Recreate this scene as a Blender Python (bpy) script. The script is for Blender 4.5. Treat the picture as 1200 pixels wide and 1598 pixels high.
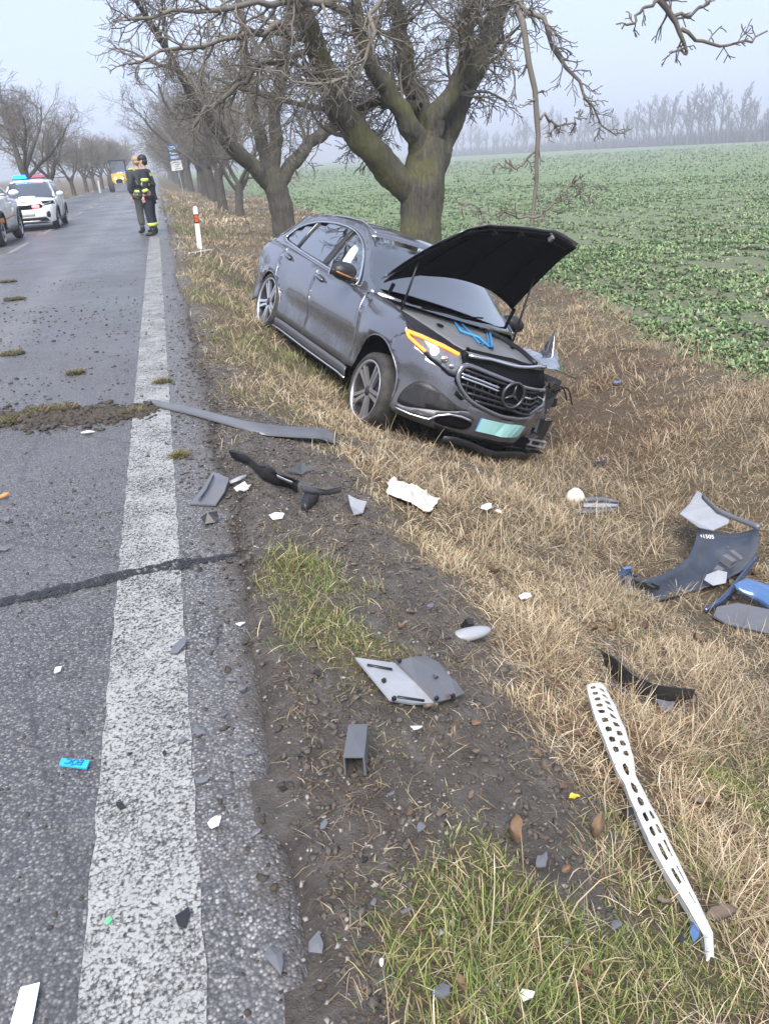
import bpy, bmesh, math, random
import numpy as np
from mathutils import Vector, Matrix, Euler

S = bpy.context.scene
COL = S.collection
for o in list(bpy.data.objects):
    bpy.data.objects.remove(o)

# ------------------------------------------------------------------ camera
F_PX, CX, CY, CAM_H = 1207.0, 600.0, 799.0, 1.45
YAW, PITCH, ROLL = math.radians(13.703), math.radians(24.647), math.radians(3.5)
_f = np.array([math.sin(YAW) * math.cos(PITCH), math.cos(YAW) * math.cos(PITCH), -math.sin(PITCH)])
_r0 = np.array([math.cos(YAW), -math.sin(YAW), 0.0])
_u0 = np.cross(_r0, _f)
_r = _r0 * math.cos(ROLL) - _u0 * math.sin(ROLL)
_u = _r0 * math.sin(ROLL) + _u0 * math.cos(ROLL)
EYE = np.array([0.0, 0.0, CAM_H])
cam_data = bpy.data.cameras.new('camera')
cam_data.sensor_fit = 'VERTICAL'
cam_data.sensor_height = 36.0
cam_data.lens = 36.0 * F_PX / 1598.0
cam_data.clip_start = 0.05
cam_data.clip_end = 3000.0
cam = bpy.data.objects.new('camera', cam_data)
COL.objects.link(cam)
cam.matrix_world = Matrix(((_r[0], _u[0], -_f[0], 0), (_r[1], _u[1], -_f[1], 0), (_r[2], _u[2], -_f[2], CAM_H), (0, 0, 0, 1)))
S.camera = cam

# ------------------------------------------------------------------ sky and sun (overcast winter morning)
W = bpy.data.worlds.new('World')
S.world = W
W.use_nodes = True
nt = W.node_tree
nt.nodes.clear()
wo = nt.nodes.new('ShaderNodeOutputWorld')
bg = nt.nodes.new('ShaderNodeBackground')
sky = nt.nodes.new('ShaderNodeTexSky')
sky.sky_type = 'NISHITA'
sky.sun_disc = False
SUN_EL, SUN_AZ = math.radians(52), math.radians(200)      # azimuth clockwise from +Y
sky.sun_elevation = SUN_EL
sky.sun_rotation = SUN_AZ
sky.air_density = 1.0
sky.dust_density = 4.0
mixn = nt.nodes.new('ShaderNodeMix')
mixn.data_type = 'RGBA'
mixn.inputs[0].default_value = 0.80
mixn.inputs[7].default_value = (4.4, 5.15, 7.0, 1)      # even cloud layer
nt.links.new(sky.outputs[0], mixn.inputs[6])
nt.links.new(mixn.outputs[2], bg.inputs[0])
bg.inputs[1].default_value = 0.05
nt.links.new(bg.outputs[0], wo.inputs[0])
sun_d = bpy.data.lights.new('sun', 'SUN')
sun_d.energy = 1.5
sun_d.angle = math.radians(35)
sun_d.color = (1.0, 0.96, 0.9)
sun = bpy.data.objects.new('sun', sun_d)
COL.objects.link(sun)
_sd = Vector((math.sin(SUN_AZ) * math.cos(SUN_EL), math.cos(SUN_AZ) * math.cos(SUN_EL), math.sin(SUN_EL)))
sun.rotation_euler = (-_sd).to_track_quat('-Z', 'Y').to_euler()
sun.location = (0, 0, 30)
S.view_settings.view_transform = 'Standard'
S.view_settings.look = 'None'
S.view_settings.gamma = 1.0
S.view_settings.exposure = 2.05
S.view_settings.use_curve_mapping = False

# ------------------------------------------------------------------ small helpers
def smooth(x, a, b):
    t = np.clip((np.asarray(x, float) - a) / (b - a), 0, 1)
    return t * t * (3 - 2 * t)

def vnoise(x, y, seed=0):
    x = np.asarray(x, float); y = np.asarray(y, float)
    xi = np.floor(x); yi = np.floor(y); xf = x - xi; yf = y - yi
    xf = xf * xf * (3 - 2 * xf); yf = yf * yf * (3 - 2 * yf)
    def h(a, b):
        v = np.sin(a * 127.1 + b * 311.7 + seed * 74.7) * 43758.5453
        return v - np.floor(v)
    return ((h(xi, yi) * (1 - xf) + h(xi + 1, yi) * xf) * (1 - yf) + (h(xi, yi + 1) * (1 - xf) + h(xi + 1, yi + 1) * xf) * yf) * 2 - 1

def fbm(x, y, seed=0, oct=4):
    s = 0; a = 1
    for i in range(oct):
        s = s + a * vnoise(x * 2 ** i + 17.3 * i, y * 2 ** i - 9.1 * i, seed + i); a *= 0.5
    return s / 1.6

def tag(o, label=None, cat=None, group=None, kind=None):
    if label: o['label'] = label
    if cat: o['category'] = cat
    if group: o['group'] = group
    if kind: o['kind'] = kind
    return o

def link(name, me, mat=None, parent=None, smooth_shade=False):
    if mat is not None:
        me.materials.append(mat)
    if smooth_shade and len(me.polygons):
        me.polygons.foreach_set('use_smooth', np.ones(len(me.polygons), bool))
    o = bpy.data.objects.new(name, me)
    COL.objects.link(o)
    if parent is not None:
        o.parent = parent
    return o

def pymesh(name, v, f, mat=None, parent=None, smooth_shade=False):
    me = bpy.data.meshes.new(name)
    me.from_pydata([tuple(p) for p in v], [], [tuple(q) for q in f])
    me.update()
    return link(name, me, mat, parent, smooth_shade)

def npmesh(name, v, faces, mat=None, parent=None, smooth_shade=False, attrs=None):
    """v (N,3); faces: list of index arrays (n,k), each of one polygon size; attrs: name -> (N,4) point colours"""
    me = bpy.data.meshes.new(name)
    v = np.ascontiguousarray(v, np.float32)
    me.vertices.add(len(v)); me.vertices.foreach_set('co', v.ravel())
    loops = np.concatenate([np.asarray(f, np.int32).ravel() for f in faces])
    sizes = np.concatenate([np.full(len(f), f.shape[1], np.int32) for f in faces])
    starts = np.concatenate([[0], np.cumsum(sizes)[:-1]]).astype(np.int32)
    me.loops.add(len(loops)); me.loops.foreach_set('vertex_index', loops)
    me.polygons.add(len(sizes)); me.polygons.foreach_set('loop_start', starts)
    me.polygons.foreach_set('loop_total', sizes)
    if attrs:
        for k, a in attrs.items():
            at = me.attributes.new(k, 'FLOAT_COLOR', 'POINT')
            at.data.foreach_set('color', np.ascontiguousarray(a, np.float32).ravel())
    me.update(calc_edges=True)
    return link(name, me, mat, parent, smooth_shade)

def empty(name, loc=(0, 0, 0), rz=0.0):
    o = bpy.data.objects.new(name, None)
    o.empty_display_size = 0.2
    COL.objects.link(o); o.location = loc; o.rotation_euler = (0, 0, rz)
    return o

def copy_tree(o, parent=None):
    c = o.copy(); COL.objects.link(c); c.parent = parent
    for ch in o.children:
        copy_tree(ch, c)
    return c

class MB:
    """collects simple solids, builds ONE mesh object"""
    def __init__(s): s.v = []; s.f = []
    def add(s, v, f):
        n = len(s.v); s.v += [tuple(p) for p in v]; s.f += [tuple(i + n for i in q) for q in f]; return s
    def box(s, c, d, rot=None, taper=1.0):
        x, y, z = d[0] / 2, d[1] / 2, d[2] / 2
        P = [Vector(p) for p in ((-x, -y, -z), (x, -y, -z), (x, y, -z), (-x, y, -z), (-x * taper, -y * taper, z), (x * taper, -y * taper, z), (x * taper, y * taper, z), (-x * taper, y * taper, z))]
        if rot is not None:
            M = Euler(rot).to_matrix(); P = [M @ p for p in P]
        P = [p + Vector(c) for p in P]
        return s.add(P, [(0, 3, 2, 1), (4, 5, 6, 7), (0, 1, 5, 4), (1, 2, 6, 5), (2, 3, 7, 6), (3, 0, 4, 7)])
    def tube(s, pts, r, n=8, caps=True):
        v, f = tube(np.array(pts, float), np.full(len(pts), r, float) if np.isscalar(r) else np.array(r, float), n, caps)
        return s.add(v, f)
    def lathe(s, prof, n=32, axis='y', c=(0, 0, 0)):
        V = []; Fc = []
        for a in range(n):
            t = 2 * math.pi * a / n
            for (h, r) in prof:
                p = (r * math.cos(t), h, r * math.sin(t)) if axis == 'y' else ((r * math.cos(t), r * math.sin(t), h) if axis == 'z' else (h, r * math.cos(t), r * math.sin(t)))
                V.append((p[0] + c[0], p[1] + c[1], p[2] + c[2]))
        m = len(prof)
        for a in range(n):
            b = (a + 1) % n
            for j in range(m - 1):
                Fc.append((a * m + j, a * m + j + 1, b * m + j + 1, b * m + j))
        return s.add(V, Fc)
    def ellipsoid(s, c, r, n=12, m=8, rot=None):
        V = []; Fc = []
        M = Euler(rot).to_matrix() if rot is not None else Matrix.Identity(3)
        for i in range(m + 1):
            ph = math.pi * i / m
            for j in range(n):
                th = 2 * math.pi * j / n
                V.append(M @ Vector((r[0] * math.sin(ph) * math.cos(th), r[1] * math.sin(ph) * math.sin(th), r[2] * math.cos(ph))) + Vector(c))
        for i in range(m):
            for j in range(n):
                Fc.append((i * n + j, (i + 1) * n + j, (i + 1) * n + (j + 1) % n, i * n + (j + 1) % n))
        return s.add(V, Fc)
    def build(s, name, mat, parent=None, sm=False):
        o = pymesh(name, s.v, s.f, mat, parent, sm)
        return o

def tube(P, R, n=8, caps=True):
    N = len(P)
    T = np.gradient(P, axis=0); T /= np.linalg.norm(T, axis=1)[:, None] + 1e-9
    ref = np.array([0, 0, 1.0]) if abs(T[0][2]) < 0.9 else np.array([1.0, 0, 0])
    a = np.cross(T[0], ref); a /= np.linalg.norm(a)
    V = []
    for i in range(N):
        a = a - T[i] * (a @ T[i]); a /= np.linalg.norm(a) + 1e-9
        b = np.cross(T[i], a)
        for k in range(n):
            t = 2 * math.pi * k / n
            V.append(P[i] + R[i] * (a * math.cos(t) + b * math.sin(t)))
    Fc = []
    for i in range(N - 1):
        for k in range(n):
            Fc.append((i * n + k, i * n + (k + 1) % n, (i + 1) * n + (k + 1) % n, (i + 1) * n + k))
    if caps:
        Fc.append(tuple(range(n - 1, -1, -1))); Fc.append(tuple((N - 1) * n + k for k in range(n)))
    return V, Fc

def batch_tubes(name, branches, mat, parent=None, attrs=False):
    """branches: list of (pts Nx3, radii N, sides); grouped by shape, built as one mesh"""
    groups = {}
    for P, R, n in branches:
        groups.setdefault((len(P), n), []).append((P, R))
    VV = []; FF = []; off = 0
    for (N, n), L in groups.items():
        P = np.array([l[0] for l in L], float); R = np.array([l[1] for l in L], float); B = len(L)
        T = np.gradient(P, axis=1); T /= np.linalg.norm(T, axis=2, keepdims=True) + 1e-9
        ref = np.tile(np.array([0.31, 0.17, 0.93]), (B, 1)); ref[np.abs((ref * T[:, 0]).sum(1)) > 0.9] = (1, 0, 0)
        a = np.cross(T[:, 0], ref)
        ang = 2 * np.pi * np.arange(n) / n; ca = np.cos(ang); sa = np.sin(ang)
        V = np.zeros((B, N, n, 3))
        for i in range(N):
            a = a - T[:, i] * (a * T[:, i]).sum(1, keepdims=True); a /= np.linalg.norm(a, axis=1, keepdims=True) + 1e-9
            b = np.cross(T[:, i], a)
            V[:, i] = P[:, i, None] + R[:, i, None, None] * (a[:, None] * ca[None, :, None] + b[:, None] * sa[None, :, None])
        VV.append(V.reshape(-1, 3))
        i, k = np.meshgrid(np.arange(N - 1), np.arange(n), indexing='ij')
        q = np.stack([i * n + k, i * n + (k + 1) % n, (i + 1) * n + (k + 1) % n, (i + 1) * n + k], -1).reshape(-1, 4)
        q = (q[None] + (np.arange(B) * N * n)[:, None, None]).reshape(-1, 4) + off
        FF.append(q); off += B * N * n
    return npmesh(name, np.concatenate(VV), [np.concatenate(FF)], mat, parent, True)

# ------------------------------------------------------------------ materials
def nodes_of(m):
    m.use_nodes = True
    n = m.node_tree; n.nodes.clear()
    out = n.nodes.new('ShaderNodeOutputMaterial'); b = n.nodes.new('ShaderNodeBsdfPrincipled')
    n.links.new(b.outputs[0], out.inputs[0])
    return n, b, out

def N(n, t, **kw):
    x = n.nodes.new(t)
    for k, v in kw.items():
        if isinstance(k, str) and hasattr(x, k): setattr(x, k, v)
    return x

def ramp(n, fac, stops):
    r = n.nodes.new('ShaderNodeValToRGB')
    while len(r.color_ramp.elements) < len(stops): r.color_ramp.elements.new(0.5)
    for e, (p, c) in zip(r.color_ramp.elements, stops):
        e.position = p; e.color = (*c, 1) if len(c) == 3 else c
    n.links.new(fac, r.inputs[0])
    return r.outputs[0]

def mixc(n, fac, a, b, mode='MIX'):
    m = n.nodes.new('ShaderNodeMix'); m.data_type = 'RGBA'; m.blend_type = mode
    for sock, v in ((m.inputs[0], fac), (m.inputs[6], a), (m.inputs[7], b)):
        if hasattr(v, 'links'): n.links.new(v, sock)
        elif isinstance(v, (int, float)): sock.default_value = v
        else: sock.default_value = (*v, 1) if len(v) == 3 else v
    return m.outputs[2]

def mth(n, op, a, b=0.0, clamp=False):
    m = n.nodes.new('ShaderNodeMath'); m.operation = op; m.use_clamp = clamp
    for sock, v in ((m.inputs[0], a), (m.inputs[1], b)):
        if hasattr(v, 'links'): n.links.new(v, sock)
        else: sock.default_value = v
    return m.outputs[0]

def noise(n, vec, scale, detail=4, rough=0.6, dist=0.0):
    t = n.nodes.new('ShaderNodeTexNoise'); t.inputs['Scale'].default_value = scale; t.inputs['Detail'].default_value = detail
    t.inputs['Roughness'].default_value = rough; t.inputs['Distortion'].default_value = dist
    n.links.new(vec, t.inputs['Vector']); return t.outputs[0]

def voro(n, vec, scale, feature='F1', out=0, rnd=1.0):
    t = n.nodes.new('ShaderNodeTexVoronoi'); t.feature = feature; t.inputs['Scale'].default_value = scale
    t.inputs['Randomness'].default_value = rnd
    n.links.new(vec, t.inputs['Vector']); return t.outputs[out]

def bump(n, b, h, strength=0.3, dist=0.01):
    k = n.nodes.new('ShaderNodeBump'); k.inputs['Strength'].default_value = strength; k.inputs['Distance'].default_value = dist
    n.links.new(h, k.inputs['Height']); n.links.new(k.outputs[0], b.inputs['Normal'])

def objco(n): return n.nodes.new('ShaderNodeTexCoord').outputs['Object']
def geoco(n): return n.nodes.new('ShaderNodeNewGeometry').outputs['Position']

def mat(name, col, rough=0.5, metal=0.0, vary=0.15, scale=8.0, bumpy=0.0, coat=0.0, spec=0.5, dirt=None, dirt_amt=0.5):
    m = bpy.data.materials.new(name); n, b, out = nodes_of(m)
    co = objco(n)
    nz = noise(n, co, scale, 5)
    c = mixc(n, nz, tuple(x * (1 - vary) for x in col), tuple(min(1, x * (1 + vary)) for x in col))
    if dirt:
        d = ramp(n, noise(n, co, scale * 0.35, 8, 0.7), [(1 - dirt_amt - 0.15, (0, 0, 0)), (1 - dirt_amt + 0.2, (1, 1, 1))])
        c = mixc(n, d, c, dirt)
        r = mixc(n, d, (rough,) * 3, (0.85,) * 3)
        n.links.new(r, b.inputs['Roughness'])
    else:
        n.links.new(mixc(n, noise(n, co, scale * 2.3, 3), (max(0.02, rough * 0.8),) * 3, (min(1, rough * 1.2),) * 3), b.inputs['Roughness'])
    n.links.new(c, b.inputs['Base Color'])
    b.inputs['Metallic'].default_value = metal
    b.inputs['Coat Weight'].default_value = coat
    b.inputs['Coat Roughness'].default_value = 0.05
    b.inputs['Specular IOR Level'].default_value = spec
    if bumpy: bump(n, b, noise(n, co, scale * 4, 6), bumpy, 0.01)
    return m

def emit(name, col, strength):
    m = bpy.data.materials.new(name); n, b, out = nodes_of(m)
    b.inputs['Base Color'].default_value = (*col, 1)
    b.inputs['Emission Color'].default_value = (*col, 1); b.inputs['Emission Strength'].default_value = strength
    return m

def glass(name, tint, refl=1.0, alpha=0.35):
    """car glass: mirror-like surface over a tinted see-through pane"""
    m = bpy.data.materials.new(name); n, b, out = nodes_of(m)
    tr = n.nodes.new('ShaderNodeBsdfTransparent'); tr.inputs[0].default_value = (*tint, 1)
    gl = n.nodes.new('ShaderNodeBsdfGlossy'); gl.inputs['Roughness'].default_value = 0.02
    fr = n.nodes.new('ShaderNodeFresnel'); fr.inputs[0].default_value = 1.75
    k = mth(n, 'ADD', mth(n, 'MULTIPLY', fr.outputs[0], refl), 0.12, True)
    mx = n.nodes.new('ShaderNodeMixShader')
    n.links.new(k, mx.inputs[0]); n.links.new(tr.outputs[0], mx.inputs[1]); n.links.new(gl.outputs[0], mx.inputs[2])
    n.links.new(mx.outputs[0], out.inputs[0])
    return m
# ------------------------------------------------------------------ lie of the land: road along +Y, bank falling to the field on the right
CAR_POSE = (np.radians([-79.25, 5.17, -21.44]), np.array([2.204, 6.717, -0.997]))
def rot3(a, b, c):
    Rz = np.array([[np.cos(a), -np.sin(a), 0], [np.sin(a), np.cos(a), 0], [0, 0, 1]])
    Ry = np.array([[np.cos(b), 0, np.sin(b)], [0, 1, 0], [-np.sin(b), 0, np.cos(b)]])
    Rx = np.array([[1, 0, 0], [0, np.cos(c), -np.sin(c)], [0, np.sin(c), np.cos(c)]])
    return Rz @ Ry @ Rx
CAR_R = rot3(*CAR_POSE[0])
def car_world(p): return CAR_R @ np.asarray(p, float) + CAR_POSE[1]
WHEELS = {'fr': (0.04, -0.82, 0.275), 'rr': (-2.81, -0.82, 0.44), 'fl': (0.0, 0.82, 0.40), 'rl': (-2.81, 0.82, 0.36)}
WHEEL_R = 0.345

NX = np.array([-400, -60, -20, -10.5, -8, -6.6, -6.2, 0.30, 0.62, 1.0, 1.5, 2.4, 3.0, 3.7, 5.0, 6.6, 10, 60, 900.])
NZ = np.array([0.4, 0.4, 0.4, 0.3, 0.15, 0.0, 0, 0, -0.14, -0.38, -0.64, -1.05, -1.27, -1.32, -1.12, -0.98, -0.92, -0.92, -0.9])
FX = np.array([-400, -60, -20, -10.5, -8, -6.6, -6.2, 0.35, 0.8, 1.4, 3.0, 5.0, 8.0, 12, 60, 900.])
FZ = np.array([0.4, 0.4, 0.4, 0.3, 0.15, 0.0, 0, 0, -0.10, -0.22, -0.50, -0.75, -0.88, -0.92, -0.92, -0.9])
def base_h(x, y):
    x = np.asarray(x, float); y = np.asarray(y, float)
    k = smooth(y, 12, 24)
    z = 0
    for dx, w in ((-0.12, .25), (0, .5), (0.12, .25)):
        z = z + w * (np.interp(x + dx, NX, NZ) * (1 - k) + np.interp(x + dx, FX, FZ) * k)
    off = smooth(x, 0.42, 1.0) * (1 - smooth(x, 30, 60)) + (1 - smooth(x, -7.5, -6.6))
    z = z + off * (0.045 * fbm(x * 1.1, y * 1.1, 3) + 0.02 * fbm(x * 4.5, y * 4.5, 5))
    mud = smooth(x, 0.2, 0.35) * (1 - smooth(x, 0.9, 1.5)) * (1 - smooth(y, 9, 12))
    z = z + mud * (0.03 * fbm(x * 6, y * 4, 9) + 0.02 * np.abs(fbm(x * 13, y * 11, 19)))
    return z
_C = []
for k, c in WHEELS.items():
    w = car_world((c[0], c[1], c[2]))
    _C.append((w[0], w[1], w[2] - WHEEL_R * 0.985 + (0.035 if k in ('rr', 'fr') else 0.0)))
_C = np.array(_C)
_d = np.exp(-((_C[:, None, :2] - _C[None, :, :2]) ** 2).sum(-1) / 0.55 ** 2)
_wt = np.linalg.solve(_d, _C[:, 2] - base_h(_C[:, 0], _C[:, 1]))
def hgt(x, y):
    x = np.asarray(x, float); y = np.asarray(y, float)
    z = base_h(x, y)
    for (cx, cy, _), w in zip(_C, _wt):
        z = z + w * np.exp(-((x - cx) ** 2 + (y - cy) ** 2) / 0.55 ** 2) * smooth(x, 0.3, 0.7)
    return z

def pray(px, py):
    d = _f + _r * (px - CX) / F_PX - _u * (py - CY) / F_PX
    return d / np.linalg.norm(d)
_TS = 0.5 * 1.0125 ** np.arange(0, 620)
def gp(px, py, lift=0.0):
    """where the line of sight through a photograph pixel meets the ground"""
    d = pray(px, py); ts = _TS
    for _ in range(3):
        P = EYE + d * ts[:, None]; under = P[:, 2] < hgt(P[:, 0], P[:, 1]) + lift
        i = int(np.argmax(under)) if under.any() else len(ts) - 1
        ts = np.linspace(ts[max(0, i - 1)], ts[i], 40)
    return EYE + d * ts[np.argmax(under)] if under.any() else EYE + d * ts[-1]
def at(px, py, y):
    """point on the line of sight at road distance y"""
    d = pray(px, py); return EYE + d * (y / d[1])

# patches of mud, green and brown weeds: (px, py, radius m, strength)
def blobs(L):
    return [(*gp(a, b)[:2], r, s) for a, b, r, s in L]
MUD = blobs([(600, 940, .35, 1), (650, 900, .25, .8), (560, 860, .3, .8), (530, 1120, .2, 1), (560, 1250, .22, 1), (580, 1400, .2, 1.2), (590, 1540, .2, 1.3), (500, 1560, .2, 1.2), (520, 1400, .15, 1.2), (650, 1120, .25, .9), (760, 1130, .25, .9), (720, 1200, .2, .9), (840, 1210, .2, .8),
             (880, 1380, .12, .9), (920, 1480, .12, .9), (820, 1270, .15, .8), (800, 1190, .2, .8), (690, 1030, .25, .6), (460, 780, .4, .9), (440, 700, .4, 1), (380, 650, .4, .9), (340, 580, .35, .9), (320, 520, .3, .8),
             (700, 760, .25, .5), (500, 740, .4, .8), (570, 700, .3, .6), (620, 690, .35, .7), (760, 740, .3, .6), (300, 470, .4, .5), (540, 800, .3, .7), (960, 1010, .15, .6), (740, 990, .2, .6), (470, 900, .12, .6), (640, 1330, .12, .8)])
GRN = blobs([(490, 890, .22, 1), (540, 980, .2, 1), (450, 860, .15, .8), (730, 1420, .15, 1.1), (840, 1520, .2, 1.0), (770, 1330, .13, .8), (720, 1560, .13, 1.0), (1160, 1260, .2, 1), (1190, 1180, .2, .7), (1020, 1450, .15, .8), (600, 640, .5, .8), (530, 600, .4, .6), (470, 560, .4, .6),
             (390, 540, .5, .8), (350, 470, .6, .8), (325, 420, .9, .9), (300, 360, 1.5, .8), (285, 330, 2.5, .8), (640, 660, .4, .7), (990, 1300, .15, .5), (870, 1450, .15, .8), (1000, 960, .25, .35), (1080, 1040, .3, .35), (620, 1170, .15, .5)])
BRN = blobs([(930, 610, .8, 1), (1000, 580, .7, .8), (900, 680, .5, 1), (970, 690, .5, .7), (880, 560, .6, .8), (1050, 660, .6, .5), (1100, 1150, .25, .5), (980, 1180, .2, .6), (690, 830, .2, .4)])
def field_of(L, x, y):
    s = 0
    for cx, cy, r, w in L:
        s = s + w * np.exp(-((x - cx) ** 2 + (y - cy) ** 2) / (r * r))
    return s
def edge_x(y):
    """ragged right-hand edge of the asphalt"""
    y = np.asarray(y, float)
    return 0.10 + 0.06 * fbm(y * 0.5, y * 0.0 + 3.3, 21) + (0.02 + 0.03 * smooth(y, 2, 4)) * fbm(y * 2.6, y * 0 + 8.1, 22) - 0.10 * (1 - smooth(y, 1.3, 3.2))
def field_edge(y):
    return 5.9 + 0.35 * fbm(np.asarray(y, float) * 0.3, 0 * np.asarray(y, float) + 5, 31) + 1.2 * smooth(y, 9, 14)
def zones(x, y):
    x0, y0 = x, y
    x = x0 + 0.16 * fbm(x0 * 3.1, y0 * 3.1, 141); y = y0 + 0.16 * fbm(x0 * 3.1 + 40, y0 * 3.1, 142)
    mud = np.clip(field_of(MUD, x, y), 0, 1.3)
    sh = smooth(x, -0.25, 0.0) * (1 - smooth(x, 0.26 + 0.12 * fbm(y * .9, x * .5, 41), 0.46 + 0.1 * fbm(y * .9, x * .5, 41)))
    mud = np.maximum(mud, sh * (0.55 + 0.45 * (1 - smooth(y, 3, 6))))
    grn = np.clip(field_of(GRN, x, y), 0, 1.3)
    mud = mud * (1 - 0.85 * np.clip(grn, 0, 1))
    brn = 0.6 * np.clip(field_of(BRN, x, y) * (1 + 0.8 * fbm(x * 2.5, y * 2.5, 44)), 0, 1.2)
    fld = smooth(x - field_edge(y), -0.3, 0.3)
    return mud, grn, brn, fld

# where wreckage lies the grass is pressed flat: (px, py, radius m)
FLAT = [(*gp(a, b)[:2], r) for a, b, r in [(440, 668, .12), (490, 675, .16), (400, 735, .14), (440, 750, .16), (490, 772, .2), (525, 768, .12), (470, 732, .1), (556, 788, .12), (643, 775, .22), (898, 778, .13), (940, 790, .14), (1085, 840, .25), (1110, 870, .3), (1150, 870, .25), (1060, 905, .2), (1010, 920, .18),
        (980, 910, .12), (1180, 930, .25), (1170, 965, .22), (1120, 945, .15), (732, 993, .1), (600, 1055, .12), (635, 1065, .14), (680, 1065, .13), (555, 1165, .08), (950, 1035, .14), (965, 1060, .2), (1000, 1085, .2), (1035, 1098, .18), (1070, 1095, .14), (930, 1090, .07), (945, 1140, .08), (965, 1180, .08), (985, 1225, .07), (1005, 1270, .07), (1030, 1330, .07),
        (1060, 1385, .06), (1090, 1430, .05), (1108, 1480, .05), (995, 1285, .07), (846, 1360, .05), (1084, 1445, .04), (650, 1152, .04), (1090, 492, .2)]]
def flatten(x, y):
    k = np.ones(np.shape(x))
    for cx, cy, r in FLAT: k = np.minimum(k, 0.16 + 0.84 * smooth(np.hypot(x - cx, y - cy), r * 0.8, r * 1.25))
    return k

# ground sheet: fine by the verge, coarse to the horizon
def lines(segs):
    out = [segs[0][0]]
    for a, b, st in segs:
        k = max(1, int(round((b - a) / st))); out += list(a + (b - a) * (np.arange(k) + 1) / k)
    return np.array(out)
gx = lines([(-900, -100, 200), (-100, -20, 16), (-20, -6, 0.8), (-6, 0.05, 1.2), (0.05, 4.2, 0.045), (4.2, 9, 0.12), (9, 30, 1.0), (30, 120, 10), (120, 1200, 180)])
gy = lines([(-60, -2, 10), (-2, 0.6, 0.15), (0.6, 6, 0.045), (6, 13, 0.09), (13, 40, 0.6), (40, 140, 6), (140, 1800, 166)])
GX, GY = np.meshgrid(gx, gy, indexing='ij')
GZ = hgt(GX, GY)
GZ = np.where((GX < edge_x(GY) + 0.02) & (GX > -6.25), GZ - 0.03, GZ - 0.002 * 0)
mud, grn, brn, fld = zones(GX, GY)
za = np.stack([mud, grn, brn, fld], -1)
ni, nj = GX.shape
ii, jj = np.meshgrid(np.arange(ni - 1), np.arange(nj - 1), indexing='ij')
q = np.stack([ii * nj + jj, (ii + 1) * nj + jj, (ii + 1) * nj + jj + 1, ii * nj + jj + 1], -1).reshape(-1, 4)

m_ground = bpy.data.materials.new('soil_and_thatch'); n, b, out = nodes_of(m_ground)
co = geoco(n)
at_ = n.nodes.new('ShaderNodeAttribute'); at_.attribute_name = 'zone'
sep = n.nodes.new('ShaderNodeSeparateColor'); n.links.new(at_.outputs['Color'], sep.inputs[0])
fldf = at_.outputs['Alpha']
n1 = noise(n, co, 9, 8, 0.7); n2 = noise(n, co, 55, 6, 0.7); n3 = noise(n, co, 2.2, 4)
mudc = ramp(n, n1, [(0.25, (0.05, 0.043, 0.037)), (0.5, (0.145, 0.127, 0.112)), (0.75, (0.27, 0.245, 0.225))])
mudc = mixc(n, mth(n, 'MULTIPLY', n2, 0.6), mudc, (0.05, 0.042, 0.034))
thatch = ramp(n, n2, [(0.2, (0.03, 0.023, 0.014)), (0.5, (0.13, 0.10, 0.06)), (0.8, (0.32, 0.25, 0.15))])
thatch = mixc(n, mth(n, 'MULTIPLY', n1, 0.55), thatch, (0.06, 0.042, 0.024))
weeds = ramp(n, n2, [(0.3, (0.03, 0.02, 0.013)), (0.7, (0.16, 0.105, 0.065))])
fieldc = ramp(n, n1, [(0.3, (0.08, 0.075, 0.045)), (0.7, (0.20, 0.19, 0.12))])
greenf = ramp(n, noise(n, co, 3.0, 8, 0.75), [(0.35, (0.12, 0.15, 0.075)), (0.65, (0.15, 0.22, 0.10))])
far = n.nodes.new('ShaderNodeSeparateXYZ'); n.links.new(co, far.inputs[0])
fy = mth(n, 'MULTIPLY', far.outputs[1], 1 / 38.0, True)
fieldc = mixc(n, fy, fieldc, greenf)
c = mixc(n, mth(n, 'MULTIPLY', sep.outputs[2], 1.0, True), thatch, weeds)
mf = mth(n, 'ADD', sep.outputs[0], mth(n, 'MULTIPLY', mth(n, 'SUBTRACT', n1, 0.5), 1.2))
mfr = ramp(n, mf, [(0.35, (0, 0, 0)), (0.6, (1, 1, 1))])
c = mixc(n, mfr, c, mudc)
c = mixc(n, fldf, c, fieldc)
n.links.new(c, b.inputs['Base Color'])
rg = ramp(n, n3, [(0.40, (0.16,) * 3), (0.62, (0.55,) * 3)])
n.links.new(mixc(n, mfr, (0.9,) * 3, rg), b.inputs['Roughness'])
h = mth(n, 'ADD', mth(n, 'MULTIPLY', n1, 0.7), mth(n, 'MULTIPLY', n2, 0.4))
bump(n, b, mth(n, 'ADD', h, mth(n, 'MULTIPLY', noise(n, co, 170, 4, 0.7), 0.25)), 1.0, 0.05)
ground = npmesh('ground', np.stack([GX, GY, GZ], -1).reshape(-1, 3), [q], m_ground, None, True, {'zone': za.reshape(-1, 4)})
tag(ground, kind='structure')

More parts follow.
